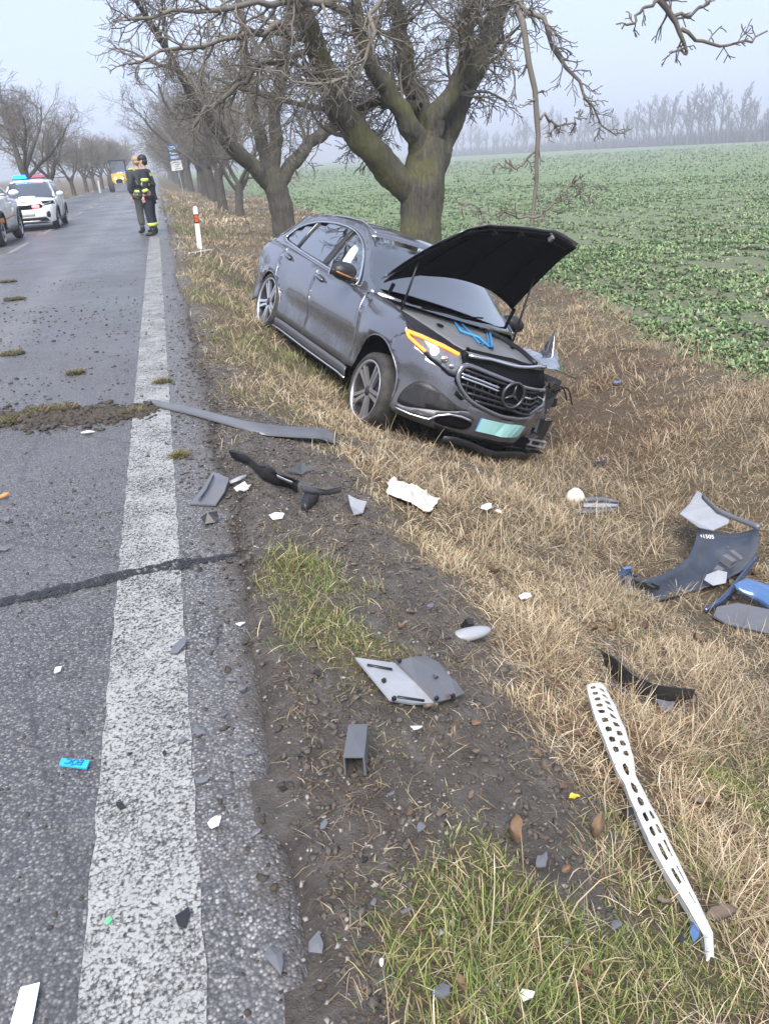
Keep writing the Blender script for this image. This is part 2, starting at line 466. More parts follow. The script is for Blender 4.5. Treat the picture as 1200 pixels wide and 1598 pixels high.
# ------------------------------------------------------------------ road
m_road = bpy.data.materials.new('wet_asphalt'); n, b, out = nodes_of(m_road)
co = geoco(n)
stone = n.nodes.new('ShaderNodeTexVoronoi'); stone.inputs['Scale'].default_value = 125; n.links.new(co, stone.inputs['Vector'])
sc = n.nodes.new('ShaderNodeSeparateColor'); n.links.new(stone.outputs['Color'], sc.inputs[0])
agg = ramp(n, sc.outputs[0], [(0.0, (0.045, 0.045, 0.048)), (0.4, (0.13, 0.127, 0.128)), (0.75, (0.23, 0.22, 0.215)), (1.0, (0.42, 0.40, 0.38))])
gapm = ramp(n, mth(n, 'ADD', stone.outputs['Distance'], mth(n, 'MULTIPLY', mth(n, 'SUBTRACT', noise(n, co, 240, 4, 0.8), 0.5), 0.9)), [(0.3, (0, 0, 0)), (0.7, (1, 1, 1))])
c = mixc(n, mth(n, 'MULTIPLY', gapm, 0.8), agg, (0.022, 0.022, 0.024))
pt = noise(n, co, 0.9, 6, 0.65)
c = mixc(n, ramp(n, pt, [(0.35, (0.0,) * 3), (0.7, (0.55,) * 3)]), c, (0.16, 0.157, 0.16))
dirtn = noise(n, co, 5.0, 8, 0.75)
sx = n.nodes.new('ShaderNodeSeparateXYZ'); n.links.new(co, sx.inputs[0])
ed = n.nodes.new('ShaderNodeMapRange'); ed.inputs[1].default_value = -0.15; ed.inputs[2].default_value = 0.10; n.links.new(sx.outputs[0], ed.inputs[0])
ds = mth(n, 'ADD', mth(n, 'MULTIPLY', ed.outputs[0], 0.36), dirtn)
c = mixc(n, ramp(n, ds, [(0.62, (0, 0, 0)), (0.85, (0.85,) * 3)]), c, (0.075, 0.062, 0.05))
band = mth(n, 'ABSOLUTE', mth(n, 'SINE', mth(n, 'MULTIPLY', sx.outputs[0], 1.75)))
c = mixc(n, mth(n, 'MULTIPLY', ramp(n, mth(n, 'ADD', band, noise(n, co, 1.6, 5, 0.7)), [(0.75, (0, 0, 0)), (1.5, (1, 1, 1))]), 0.35), c, (0.05, 0.05, 0.053))
crk = voro(n, co, 1.1, 'DISTANCE_TO_EDGE')
c = mixc(n, ramp(n, mth(n, 'ADD', crk, mth(n, 'MULTIPLY', noise(n, co, 9, 5, 0.8), 0.02)), [(0.010, (0.35,) * 3), (0.022, (0, 0, 0))]), c, (0.02, 0.02, 0.02))
n.links.new(c, b.inputs['Base Color'])
wet = noise(n, co, 0.55, 5, 0.6)
n.links.new(ramp(n, wet, [(0.35, (0.22,) * 3), (0.62, (0.48,) * 3)]), b.inputs['Roughness'])
hh = mth(n, 'SUBTRACT', mth(n, 'MULTIPLY', sc.outputs[1], 0.35), stone.outputs['Distance'])
bump(n, b, hh, 0.55, 0.006)
ys = lines([(-4, 0.5, 0.3), (0.5, 14, 0.08), (14, 60, 0.5), (60, 700, 8)])
xsn = np.array([-6.3, -5, -3.4, -1.6, -0.8, -0.3, -0.05])
V = []
for y in ys:
    e = float(edge_x(y))
    for x in xsn: V.append((x, y, 0.0))
    V.append((e - 0.05, y, -0.001)); V.append((e, y, -0.008)); V.append((e + 0.02, y, -0.05))
V = np.array(V); V[:, 2] += 0.0025 * fbm(V[:, 0] * 2, V[:, 1] * 2, 77)
m_ = len(xsn) + 3
ii, jj = np.meshgrid(np.arange(len(ys) - 1), np.arange(m_ - 1), indexing='ij')
q = np.stack([ii * m_ + jj, ii * m_ + jj + 1, (ii + 1) * m_ + jj + 1, (ii + 1) * m_ + jj], -1).reshape(-1, 4)
tag(npmesh('road', V, [q], m_road, None, True), kind='structure')

m_paint = bpy.data.materials.new('worn_road_paint'); n, b, out = nodes_of(m_paint)
co = geoco(n)
v1 = n.nodes.new('ShaderNodeTexVoronoi'); v1.inputs['Scale'].default_value = 115; n.links.new(co, v1.inputs['Vector'])
wearn = noise(n, co, 3.5, 6, 0.7); wf = noise(n, co, 60, 5, 0.75)
sx = n.nodes.new('ShaderNodeSeparateXYZ'); n.links.new(co, sx.inputs[0])
w = mth(n, 'ADD', mth(n, 'MULTIPLY', v1.outputs['Distance'], 0.22), mth(n, 'ADD', mth(n, 'MULTIPLY', wearn, 0.34), mth(n, 'MULTIPLY', mth(n, 'ADD', wf, mth(n, 'MULTIPLY', noise(n, co, 130, 4, 0.8), 0.7)), 0.62)))
msk = ramp(n, w, [(0.765, (1, 1, 1)), (0.90, (0, 0, 0))])
dn = noise(n, co, 12, 6, 0.7)
n.links.new(mixc(n, dn, (0.20, 0.20, 0.195), (0.42, 0.42, 0.405)), b.inputs['Base Color'])
b.inputs['Roughness'].default_value = 0.5
n.links.new(msk, b.inputs['Alpha'])
bump(n, b, mth(n, 'SUBTRACT', 1.0, v1.outputs['Distance']), 0.3, 0.004)
def sheet_line(name, x0, x1, ya, yb, step, jag=0.004):
    Y = np.arange(ya, yb + step / 2, step)
    V = []
    for i, y in enumerate(Y):
        for x in (x0, (x0 + x1) / 2, x1):
            z = 0.0045 + 0.0025 * float(fbm(x * 2, y * 2, 77))
            V.append((x + (jag * math.sin(y * 37 + x * 9) if x != (x0 + x1) / 2 else 0), y, z))
    Fc = []
    for i in range(len(Y) - 1):
        for j in range(2): Fc.append((i * 3 + j, i * 3 + j + 1, i * 3 + j + 4, i * 3 + j + 3))
    return tag(pymesh(name, V, Fc, m_paint, None, True), kind='structure')
sheet_line('edge_line', -0.395, -0.155, -2, 14, 0.1)
sheet_line('edge_line', -0.395, -0.155, 14, 300, 2.0)
sheet_line('edge_line', -6.05, -5.85, 5, 300, 2.5)
for k in range(26):
    y0 = 13.6 + k * 5.4
    sheet_line('centre_dash', -3.38, -3.26, y0, y0 + 2.9, 0.725)

# dark bitumen seam across the carriageway
m_tar = mat('bitumen_seam', (0.013, 0.013, 0.014), 0.45, vary=0.5, scale=30, bumpy=0.6)
n = m_tar.node_tree; n.links.new(ramp(n, noise(n, geoco(n), 45, 6, 0.75), [(0.40, (0, 0, 0)), (0.50, (1, 1, 1))]), [x for x in n.nodes if x.type == 'BSDF_PRINCIPLED'][0].inputs['Alpha'])
cl = [gp(px, py)[:2] for px, py in ((-40, 950), (0, 942), (60, 930), (130, 915), (200, 898), (262, 885), (320, 877), (372, 866))]
def resample(P, n):
    P = np.asarray(P, float); d = np.concatenate([[0], np.cumsum(np.linalg.norm(np.diff(P, axis=0), axis=1))])
    t = np.linspace(0, d[-1], n); return np.stack([np.interp(t, d, P[:, k]) for k in range(P.shape[1])], 1)
cl = resample(cl, 90)
V = []; Fc = []
for i, (x, y) in enumerate(cl):
    w = 0.04 * (1 + 0.5 * float(fbm(i * 0.12, 2.0, 5))) * (1 - 0.8 * max(0, (i - 70) / 20))
    for s in (-1, 1): V.append((x, y + s * w + 0.006 * float(fbm(i * .5, s * 7.0, 4)), 0.0085 + 0.0025 * float(fbm(x * 2, y * 2, 77))))
for i in range(len(cl) - 1): Fc.append((2 * i, 2 * i + 2, 2 * i + 3, 2 * i + 1))
tag(pymesh('bitumen_seam', V, Fc, m_tar), kind='structure')
# ------------------------------------------------------------------ grass of the verge (one uncountable mass of blades)
rng = np.random.default_rng(11)
def leaf_material(name, transl=0.25, rough=0.6):
    m = bpy.data.materials.new(name); n, b, out = nodes_of(m)
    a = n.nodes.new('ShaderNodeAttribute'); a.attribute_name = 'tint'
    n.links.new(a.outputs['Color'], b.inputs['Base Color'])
    b.inputs['Roughness'].default_value = rough
    b.inputs['Specular IOR Level'].default_value = 0.35
    tr = n.nodes.new('ShaderNodeBsdfTranslucent'); n.links.new(a.outputs['Color'], tr.inputs[0])
    mx = n.nodes.new('ShaderNodeMixShader'); mx.inputs[0].default_value = transl
    n.links.new(b.outputs[0], mx.inputs[1]); n.links.new(tr.outputs[0], mx.inputs[2]); n.links.new(mx.outputs[0], out.inputs[0])
    return m
m_blade = leaf_material('grass_blades')

def blade_mesh(name, x, y, L, wid, lean, az, curl, colr, segs, mt=None, z=None):
    """x,y roots; L length; lean from vertical (rad) at root; curl adds lean along the blade"""
    k = len(x)
    if z is None: z = hgt(x, y)
    t = np.linspace(0, 1, segs + 1)
    P = np.zeros((k, segs + 1, 3)); p = np.stack([x, y, z - 0.01], 1); P[:, 0] = p
    for i in range(segs):
        a = lean + curl * t[i + 1]
        a = np.minimum(a, 1.75)
        azz = az + 0.5 * (t[i + 1]) * np.sin(az * 7.7)
        d = np.stack([np.sin(a) * np.cos(azz), np.sin(a) * np.sin(azz), np.cos(a)], 1)
        p = p + d * (L / segs)[:, None]
        P[:, i + 1] = p
    low = hgt(P[:, -1, 0], P[:, -1, 1]) + 0.006
    for i in range(1, segs + 1):
        gz = hgt(P[:, i, 0], P[:, i, 1]) + 0.006
        P[:, i, 2] = np.maximum(P[:, i, 2], gz)
    sd = np.stack([-np.sin(az), np.cos(az), 0.25 * np.sin(az * 3)], 1)
    V = np.zeros((k, segs * 2 + 1, 3))
    for i in range(segs):
        w = wid * (1 - 0.75 * (t[i] ** 1.5))
        V[:, 2 * i] = P[:, i] - sd * w[:, None] / 2
        V[:, 2 * i + 1] = P[:, i] + sd * w[:, None] / 2
    V[:, 2 * segs] = P[:, segs]
    nv = segs * 2 + 1
    base = (np.arange(k) * nv)[:, None]
    quads = np.concatenate([base + np.array([[2 * i, 2 * i + 1, 2 * i + 3, 2 * i + 2]]) for i in range(segs - 1)], 0) if segs > 1 else np.zeros((0, 4), int)
    tris = base + np.array([[2 * segs - 2, 2 * segs - 1, 2 * segs]])
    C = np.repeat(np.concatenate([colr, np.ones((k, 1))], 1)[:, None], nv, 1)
    C[:, :, :3] *= np.repeat(np.linspace(0.42, 1.25, segs + 1), 2)[None, :nv, None]  # dark roots, pale tips: shade between blades put into the colour
    return V.reshape(-1, 3), quads, tris, C.reshape(-1, 4)

def scatter(xa, xb, ya, yb, dens):
    k = rng.poisson(dens * (xb - xa) * (yb - ya))
    return rng.uniform(xa, xb, k), rng.uniform(ya, yb, k)

STRAW = np.array([[0.62, 0.50, 0.325], [0.50, 0.375, 0.225], [0.74, 0.64, 0.46], [0.31, 0.215, 0.125], [0.56, 0.425, 0.27]])
GREEN = np.array([[0.15, 0.21, 0.05], [0.24, 0.29, 0.085], [0.11, 0.16, 0.04], [0.33, 0.35, 0.12], [0.40, 0.36, 0.16]])
BROWN = np.array([[0.21, 0.115, 0.06], [0.14, 0.075, 0.042], [0.30, 0.19, 0.10]])
def verge_ok(x, y):
    return (x > edge_x(y) + 0.10) & (x < field_edge(y) + 0.25) | (x < -6.45)
def wheel_clear(x, y):
    ok = np.ones(len(x), bool)
    return ok
def grass(xa, xb, ya, yb, dens, wid, segs, hs=1.0, gsel=False):
    # tuft centres, then blades around them
    tx, ty = scatter(xa, xb, ya, yb, dens / 14.0)
    mudv, grn, brn, fld = zones(tx, ty)
    clump = fbm(tx * 2.3, ty * 2.3, 51)
    keep = rng.random(len(tx)) > np.clip(mudv * 1.25 - 0.22 + 0.25 * fbm(tx * 5, ty * 5, 55), 0, 0.97)
    keep &= verge_ok(tx, ty)
    if gsel: keep &= rng.random(len(tx)) < np.clip(grn * 1.3 - 0.35, 0, 1)
    tx, ty, mudv, grn, brn, clump = (a[keep] for a in (tx, ty, mudv, grn, brn, clump))
    nb = rng.integers(8, 22, len(tx))
    idx = np.repeat(np.arange(len(tx)), nb); k = len(idx)
    rad = 0.035 * (0.5 + wid / 0.004)
    x = tx[idx] + rng.normal(0, rad, k); y = ty[idx] + rng.normal(0, rad, k)
    g_t = np.clip(grn * 1.3 + 0.45 * fbm(tx * 1.7, ty * 1.7, 61) - 0.08 + 0.35 * (1 - smooth(tx, 0.5, 1.5)), 0, 1)
    isg = rng.random(k) < np.repeat(g_t * 0.9, nb)
    isb = (~isg) & (rng.random(k) < np.repeat(np.clip(brn, 0, 1) * 0.75 + 0.08, nb))
    colr = STRAW[rng.integers(0, 5, k)]
    colr[isg] = GREEN[rng.integers(0, 5, isg.sum())]
    colr[isb] = BROWN[rng.integers(0, 3, isb.sum())]
    tone = rng.uniform(0.75, 1.2, len(tx)) * (1 + 0.18 * fbm(tx * 0.9, ty * 0.9, 71))
    colr = colr * np.clip(tone[idx] * rng.uniform(0.75, 1.2, k), 0.3, 1.4)[:, None]
    taz = rng.uniform(0, 2 * np.pi, len(tx)); tl = rng.uniform(0.3, 1.5, len(tx))
    az = np.where(rng.random(k) < 0.55, taz[idx] + rng.normal(0, 0.6, k), rng.uniform(0, 2 * np.pi, k))
    lean = np.abs(tl[idx] * rng.uniform(0.3, 1.3, k)); lean[isg] *= 0.65
    curl = rng.uniform(0.2, 1.5, k); curl[isg] *= 0.6
    size = np.clip(0.8 + 0.8 * clump, 0.3, 1.7)
    L = rng.uniform(0.06, 0.24, k) * size[idx] * hs
    L[isg] *= 0.55
    L *= np.repeat(1 - 0.55 * np.clip(mudv, 0, 1), nb)
    w = wid * rng.uniform(0.55, 1.3, k)
    L = L * flatten(x, y); lean = np.where(flatten(x, y) < 0.6, 1.5, lean)
    # the blades a wheel or the sill pressed down stay short
    for key in WHEELS:
        c = car_world(WHEELS[key]); d = np.hypot(x - c[0], y - c[1]); L = np.where(d < 0.42, L * 0.55, L)
    return blade_mesh('g', x, y, L, w, lean, az, curl, colr, segs)

parts = [grass(0.1, 2.6, 0.5, 3.6, 8500, 0.0029, 3, 0.8),
         grass(0.1, 6.8, 3.6, 7.0, 2700, 0.0044, 3),
         grass(2.6, 5.2, 1.2, 3.6, 2600, 0.0042, 3),
         grass(0.1, 8.2, 7.0, 13.0, 900, 0.0072, 2),
         grass(0.1, 8.5, 13.0, 26.0, 260, 0.014, 2, 1.25),
         grass(0.1, 8.5, 26.0, 70.0, 50, 0.035, 2, 1.4),
         grass(-16, -6.45, 24, 80, 30, 0.035, 2, 1.3),
         grass(0.1, 2.6, 0.5, 3.6, 11000, 0.003, 3, 0.5, True), grass(0.1, 3.5, 3.6, 8, 2500, 0.0045, 3, 0.85, True)]
# straw litter lying loose on the mud and the torn ground
k = 26000
x = rng.uniform(0.1, 2.2, k); y = 0.6 + 7.0 * rng.random(k) ** 1.6
mv = zones(x, y)[0]; kp = (rng.random(k) < np.clip(mv, 0, 1) * (0.25 + 0.75 * (fbm(x * 3, y * 3, 87) > -0.1))) & (x > edge_x(y) + 0.03); x, y = x[kp], y[kp]; k = len(x)
parts.append(blade_mesh('l', x, y, rng.uniform(0.02, 0.10, k), rng.uniform(0.0015, 0.0035, k), rng.uniform(1.25, 1.57, k), rng.uniform(0, 6.28, k), rng.uniform(-.1, .4, k), np.concatenate([STRAW * .8, BROWN])[rng.integers(0, 8, k)] * rng.uniform(.5, 1.1, k)[:, None], 2))
# tall dry stalks standing above the mat
k = 900
x = rng.uniform(0.5, 6.5, k); y = rng.uniform(0.9, 11, k)
mv = zones(x, y)[0]; kp = (rng.random(k) > mv) & verge_ok(x, y); x, y = x[kp], y[kp]; k = len(x)
parts.append(blade_mesh('s', x, y, rng.uniform(0.2, 0.5, k), np.full(k, 0.003), rng.uniform(0.1, 1.0, k), rng.uniform(0, 6.28, k), rng.uniform(0.1, 0.9, k), STRAW[rng.integers(0, 5, k)] * 1.05, 4))
VV, QQ, TT, CC = [], [], [], []; off = 0
for v, qd, tr, c in parts:
    VV.append(v); QQ.append(qd + off); TT.append(tr + off); CC.append(c); off += len(v)
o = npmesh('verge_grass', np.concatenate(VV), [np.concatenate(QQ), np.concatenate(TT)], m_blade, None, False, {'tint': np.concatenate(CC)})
tag(o, 'matted straw-coloured and green winter grass on the roadside bank', 'grass', kind='stuff')

# ------------------------------------------------------------------ young crop on the field
m_crop = leaf_material('crop_leaves', 0.2, 0.55)
def crop(k, dmin, dmax, leaf, nl):
    d = dmin * (dmax / dmin) ** rng.random(k); a = rng.uniform(math.radians(2), math.radians(52), k)
    x = d * np.sin(a); y = d * np.cos(a)
    kp = x > field_edge(y) - 0.15 + rng.random(k) * 0.5
    row = np.sin(x * 2 * np.pi / 0.9 + 0.4 * fbm(x * .3, y * .3, 3))
    kp &= (rng.random(k) < 0.5 + 0.6 * fbm(x * 0.35, y * 0.35, 91) + 0.28 * row)
    x, y, d = x[kp], y[kp], d[kp]; k = len(x)
    idx = np.repeat(np.arange(k), nl); K = len(idx)
    sc = (leaf * (1 + 0.017 * np.maximum(d - 14, 0)))[idx] * rng.uniform(0.6, 1.3, K)
    az = rng.uniform(0, 6.28, K)
    X = x[idx] + rng.normal(0, 0.3, K) * sc; Y = y[idx] + rng.normal(0, 0.3, K) * sc
    cols = np.array([[0.11, 0.185, 0.07], [0.16, 0.255, 0.10], [0.24, 0.35, 0.155], [0.075, 0.12, 0.05], [0.34, 0.38, 0.20], [0.25, 0.24, 0.14]])
    c = cols[rng.choice(6, K, p=[.22, .26, .18, .12, .11, .11])] * rng.uniform(0.8, 1.25, K)[:, None]
    return blade_mesh('c', X, Y, sc * 1.25, sc * 0.62, rng.uniform(0.25, 1.1, K), az, rng.uniform(0.2, 1.0, K), c, 2)
parts = [crop(34000, 8.5, 22, 0.07, 6), crop(36000, 18, 60, 0.072, 5), crop(20000, 55, 230, 0.08, 3)]
VV, QQ, TT, CC = [], [], [], []; off = 0
for v, qd, tr, c in parts:
    VV.append(v); QQ.append(qd + off); TT.append(tr + off); CC.append(c); off += len(v)
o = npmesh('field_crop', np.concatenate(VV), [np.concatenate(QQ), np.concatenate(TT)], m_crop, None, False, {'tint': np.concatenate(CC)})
tag(o, 'low green leafy winter crop covering the field beyond the bank', 'crop', kind='stuff')

# ------------------------------------------------------------------ trees
def bark_mat(name, lo, mid, hi, moss):
    m = bpy.data.materials.new(name); n, b, out = nodes_of(m)
    co = objco(n)
    mp = n.nodes.new('ShaderNodeMapping'); mp.inputs['Scale'].default_value = (1, 1, 0.25); n.links.new(co, mp.inputs[0])
    w = noise(n, mp.outputs[0], 16, 8, 0.75, 0.6); w2 = noise(n, co, 45, 5, 0.7)
    c = ramp(n, w, [(0.3, lo), (0.5, mid), (0.72, hi)])
    c = mixc(n, mth(n, 'MULTIPLY', w2, 0.45), c, lo)
    mo = ramp(n, noise(n, co, 1.4, 6, 0.65), [(0.46, (0, 0, 0)), (0.66, (1, 1, 1))])
    c = mixc(n, mth(n, 'MULTIPLY', mo, moss), c, (0.135, 0.14, 0.035))
    n.links.new(c, b.inputs['Base Color']); b.inputs['Roughness'].default_value = 0.9
    bump(n, b, w, 1.0, 0.06)
    return m
m_bark = bark_mat('walnut_bark', (0.03, 0.026, 0.021), (0.10, 0.09, 0.073), (0.21, 0.19, 0.16), 0.75)
m_bark2 = bark_mat('row_tree_bark', (0.03, 0.026, 0.022), (0.085, 0.075, 0.063), (0.16, 0.145, 0.125), 0.35)
m_twig = mat('twig_bark', (0.15, 0.132, 0.108), 0.85, vary=0.5, scale=3)
m_far = mat('far_tree_bark', (0.10, 0.095, 0.09), 0.9, vary=0.3, scale=1)

def vrand(r): 
    z = r.uniform(-1, 1); t = r.uniform(0, 6.2832); s = math.sqrt(1 - z * z); return Vector((s * math.cos(t), s * math.sin(t), z))
def grow(r, p, d, rad, L, lvl, P, out):
    """bare gnarled branching; out gets (pts, radii, sides, level)"""
    n = P['seg'][lvl]; pts = [p.copy()]; rr = [rad]; d = d.normalized()
    step = L / n
    for i in range(n):
        d = (d + vrand(r) * P['wob'][lvl] + Vector((0, 0, P['trop'][lvl]))).normalized()
        p = p + d * step; pts.append(p.copy()); rr.append(max(P['rmin'], rad * (1 - (1 - P['tap']) * (i + 1) / n)))
    out.append((np.array([tuple(q) for q in pts]), np.array(rr), P['sides'][lvl], lvl))
    sprout(r, pts, rr, L, lvl, P, out)
def sprout(r, pts, rr, L, lvl, P, out, t0=None):
    if lvl + 1 >= len(P['num']) + 1 or lvl >= len(P['num']): return
    n = len(pts) - 1
    t0 = P['t0'][lvl] if t0 is None else t0
    for k in range(P['num'][lvl]):
        t = t0 + (1 - t0) * (k + r.random()) / P['num'][lvl]
        i = min(int(t * n), n - 1); fr = t * n - i
        q = pts[i].lerp(pts[i + 1], fr); ax = (pts[i + 1] - pts[i]).normalized()
        side = vrand(r); side = (side - ax * side.dot(ax)).normalized()
        ang = r.uniform(*P['ang'])
        d = ax * math.cos(ang) + side * math.sin(ang)
        rad = max(P['rmin'], (rr[i] * (1 - fr) + rr[i + 1] * fr) * r.uniform(0.4, 0.62))
        grow(r, q, d, rad, L * r.uniform(*P['len']) * (1.15 - 0.55 * t), lvl + 1, P, out)
def tree_objs(name, out, mats, root, split=1):
    a = [(p, r, s) for p, r, s, l in out if l <= split]; b = [(p, r, s) for p, r, s, l in out if l > split]
    if name.startswith('walnut'):
        fine = []
        for p, r, s in a:
            k = max(len(p), int(np.linalg.norm(np.diff(p, axis=0), axis=1).sum() / 0.05)); q = resample(np.concatenate([p, r[:, None]], 1), k); fine.append((q[:, :3], q[:, 3], 30 if r.max() > .08 else 12))
        t_ = batch_tubes('trunk', fine, mats[0], root); me = t_.data
        co = np.zeros(len(me.vertices) * 3); me.vertices.foreach_get('co', co); co = co.reshape(-1, 3)
        nr = np.zeros(len(me.vertices) * 3); me.vertices.foreach_get('normal', nr); nr = nr.reshape(-1, 3)
        u = (co[:, 0] + co[:, 1] * .7) * 16 + 2 * fbm(co[:, 2] * 1.5, co[:, 0] * 3, 3); w_ = co[:, 2] * 3.2 + co[:, 1] * 5
        rid = 1 - np.abs(fbm(u, w_, 7, 3)) * 2
        lump = fbm(co[:, 0] * 3 + co[:, 1] * 2, co[:, 2] * 2.2, 9)
        co += nr * (0.016 * rid + 0.03 * lump)[:, None]
        me.vertices.foreach_set('co', co.ravel()); me.update()
    else: batch_tubes('trunk', a, mats[0], root)
    c = batch_tubes('crown', b, mats[1], root)
    return root

ROWP = dict(seg=[5, 6, 6, 5, 4], wob=[.08, .22, .28, .33, .35], trop=[.02, .10, .05, .01, -.03], sides=[12, 8, 5, 4, 3], num=[5, 9, 8, 7], t0=[.75, .2, .15, .1], ang=(.45, 1.05), len=(.5, .75), tap=.3, rmin=.0065)
def row_tree(seed, H=8.0, rad=.36, P=ROWP, lean=(0, 0)):
    r = random.Random(seed); out = []
    d = Vector((lean[0], lean[1], 1)); p = Vector((0, 0, -0.25))
    P = dict(P)
    tl = H * 0.27; n = 5; pts = [p.copy()]; rr = [rad * 1.35]
    for i in range(n):
        d = (d + vrand(r) * .06).normalized(); p = p + d * tl / n; pts.append(p.copy()); rr.append(rad * (1.1 - 0.2 * (i + 1) / n) if i else rad * 1.12)
    out.append((np.array([tuple(q) for q in pts]), np.array(rr), 12, 0))
    k = r.randint(4, 6)
    for j in range(k):
        a = 6.283 * (j + r.uniform(-.25, .25)) / k; el = r.uniform(.35, .95)
        grow(r, pts[-1 if j % 2 else -2] - d * 0.1, Vector((math.sin(el) * math.cos(a), math.sin(el) * math.sin(a), math.cos(el))), rad * r.uniform(.42, .6), H * r.uniform(.42, .62), 1, P, out)
    return out
protos = []
for s in range(4):
    out = row_tree(100 + s, 8.2 + 0.5 * s, .27)
    root = empty('roadside_tree'); tree_objs('t', out, (m_bark2, m_twig), root, 1)
    protos.append(root)
used_p = [False] * 4
tree_n = 0
def put_row_tree(i, x, y, rz, sc, label, group, name='roadside_tree', mats=None):
    o = protos[i] if not used_p[i] else copy_tree(protos[i])
    used_p[i] = True
    o.name = name
    o.location = (x, y, float(hgt(x, y))); o.rotation_euler = (0, 0, rz); o.scale = (sc, sc, sc)
    tag(o, label, 'tree', group); return o
R_ = random.Random(5)
put_row_tree(0, 3.15, 35.5, 3.4, .66, 'slim bare roadside tree leaning beside a thicker trunk behind the marker post', None)
put_row_tree(1, 2.9, 41.0, 2.1, .8, 'thick-trunked bare tree between the slim leaning tree and the bus stop sign', None)
yy = 51.0; k = 0
while yy < 190:
    put_row_tree((k + 2) % 4, 2.9 + R_.uniform(-.5, .6), yy, R_.uniform(0, 6.28), R_.uniform(.85, 1.1), 'bare tree in the receding row beyond the bus stop sign', 'far trees on the field side of the road')
    yy += R_.uniform(8, 11); k += 1
for i, (px, py, sc) in enumerate(((-60, 345, .95), (48, 322, .82), (86, 312, .62))):
    p = gp(px, py)
    put_row_tree((i + 1) % 4, p[0], p[1], 1.3 * i + .4, sc, ['gnarled bare tree rising behind the white van', 'spreading bare tree behind the police car with blue lights', 'bare forked tree just past the parked police car'][i], None)
for i, (px, py, sc) in enumerate(((117, 305, .62), (137, 300.5, .62), (150, 297.5, .62), (161, 295, .62), (172, 291, .7), (178, 288.5, .75), (183, 286, .8), (188, 284, .85), (192, 282.5, .9))):
    p = gp(px, py)
    put_row_tree(i % 4, p[0], p[1], 2.2 * i + .9, sc, 'bare tree in the row on the grassy bank across the road', 'trees along the far side of the road')

# the two near trees have their main limbs set out one by one
NEARP = dict(seg=[5, 7, 6, 5, 4], wob=[.06, .13, .28, .33, .38], trop=[.02, .06, .02, -.02, -.05], sides=[14, 10, 6, 4, 3], num=[5, 12, 8, 7], t0=[.5, .15, .12, .1, .1], ang=(.5, 1.15), len=(.42, .62), tap=.3, rmin=.006)
def limb_tree(name, label, base_y, trunk, limbs, seed, mats, extra=None):
    """trunk/limbs: (px, py, dy, radius m) lists, dy = how far nearer (-) or farther (+) along the road the point lies"""
    r = random.Random(seed); out = []
    def pts(L):
        P = [Vector(at(a, b_, base_y + dy)) for a, b_, dy, _ in L]; return P
    def refine(P, R, n):
        A = resample(np.array([tuple(p) for p in P]), n); d = np.concatenate([[0], np.cumsum([(P[i + 1] - P[i]).length for i in range(len(P) - 1)])])
        t = np.linspace(0, d[-1], n); Rr = np.interp(t, d, R)
        B = A.copy()
        for _ in range(2): B[1:-1] = (B[:-2] + 2 * B[1:-1] + B[2:]) / 4
        return B, Rr
    TP = pts(trunk); base = TP[0].copy(); gz = float(hgt(base.x, base.y)); root = empty(name, (base.x, base.y, gz))
    T0 = Vector((base.x, base.y, gz - 0.3))
    TP = [T0] + TP; TR = [trunk[0][3] * 1.25] + [t[3] for t in trunk]
    A, Rr = refine(TP, TR, 14); off = np.array([base.x, base.y, gz])
    out.append((A - off, Rr * (1 + 0.03 * np.sin(np.arange(14) * 2.1)), 16, 0))
    for L in limbs:
        A, Rr = refine(pts(L), [l[3] for l in L], 12); A = A - off
        A[2:-1] += np.random.default_rng(seed + len(out)).normal(0, 0.03, A[2:-1].shape)
        out.append((A, Rr, 12, 1))
        Pv = [Vector(a) for a in A]
        # continue upward out of the traced part
        d = (Pv[-1] - Pv[-2]).normalized()
        grow(r, Pv[-1] - d * .02, d, Rr[-1], 2.6, 1, NEARP, out)
        sprout(r, Pv, list(Rr * 0.45), 2.3, 1, NEARP, out, 0.32)
    if extra: extra(out, off, r, pts, refine)
    tree_objs(name, out, mats, root, 1)
    tag(root, label, 'tree'); return root
def spur(r, out, A, Rr, num, L, lvl=3):
    Pv = [Vector(a) for a in A]; P = dict(NEARP); P['num'] = [0, 0, int(num * 1.5), 6]; P['rmin'] = .0065
    sprout(r, Pv, list(Rr), L, 2, P, out, .12)
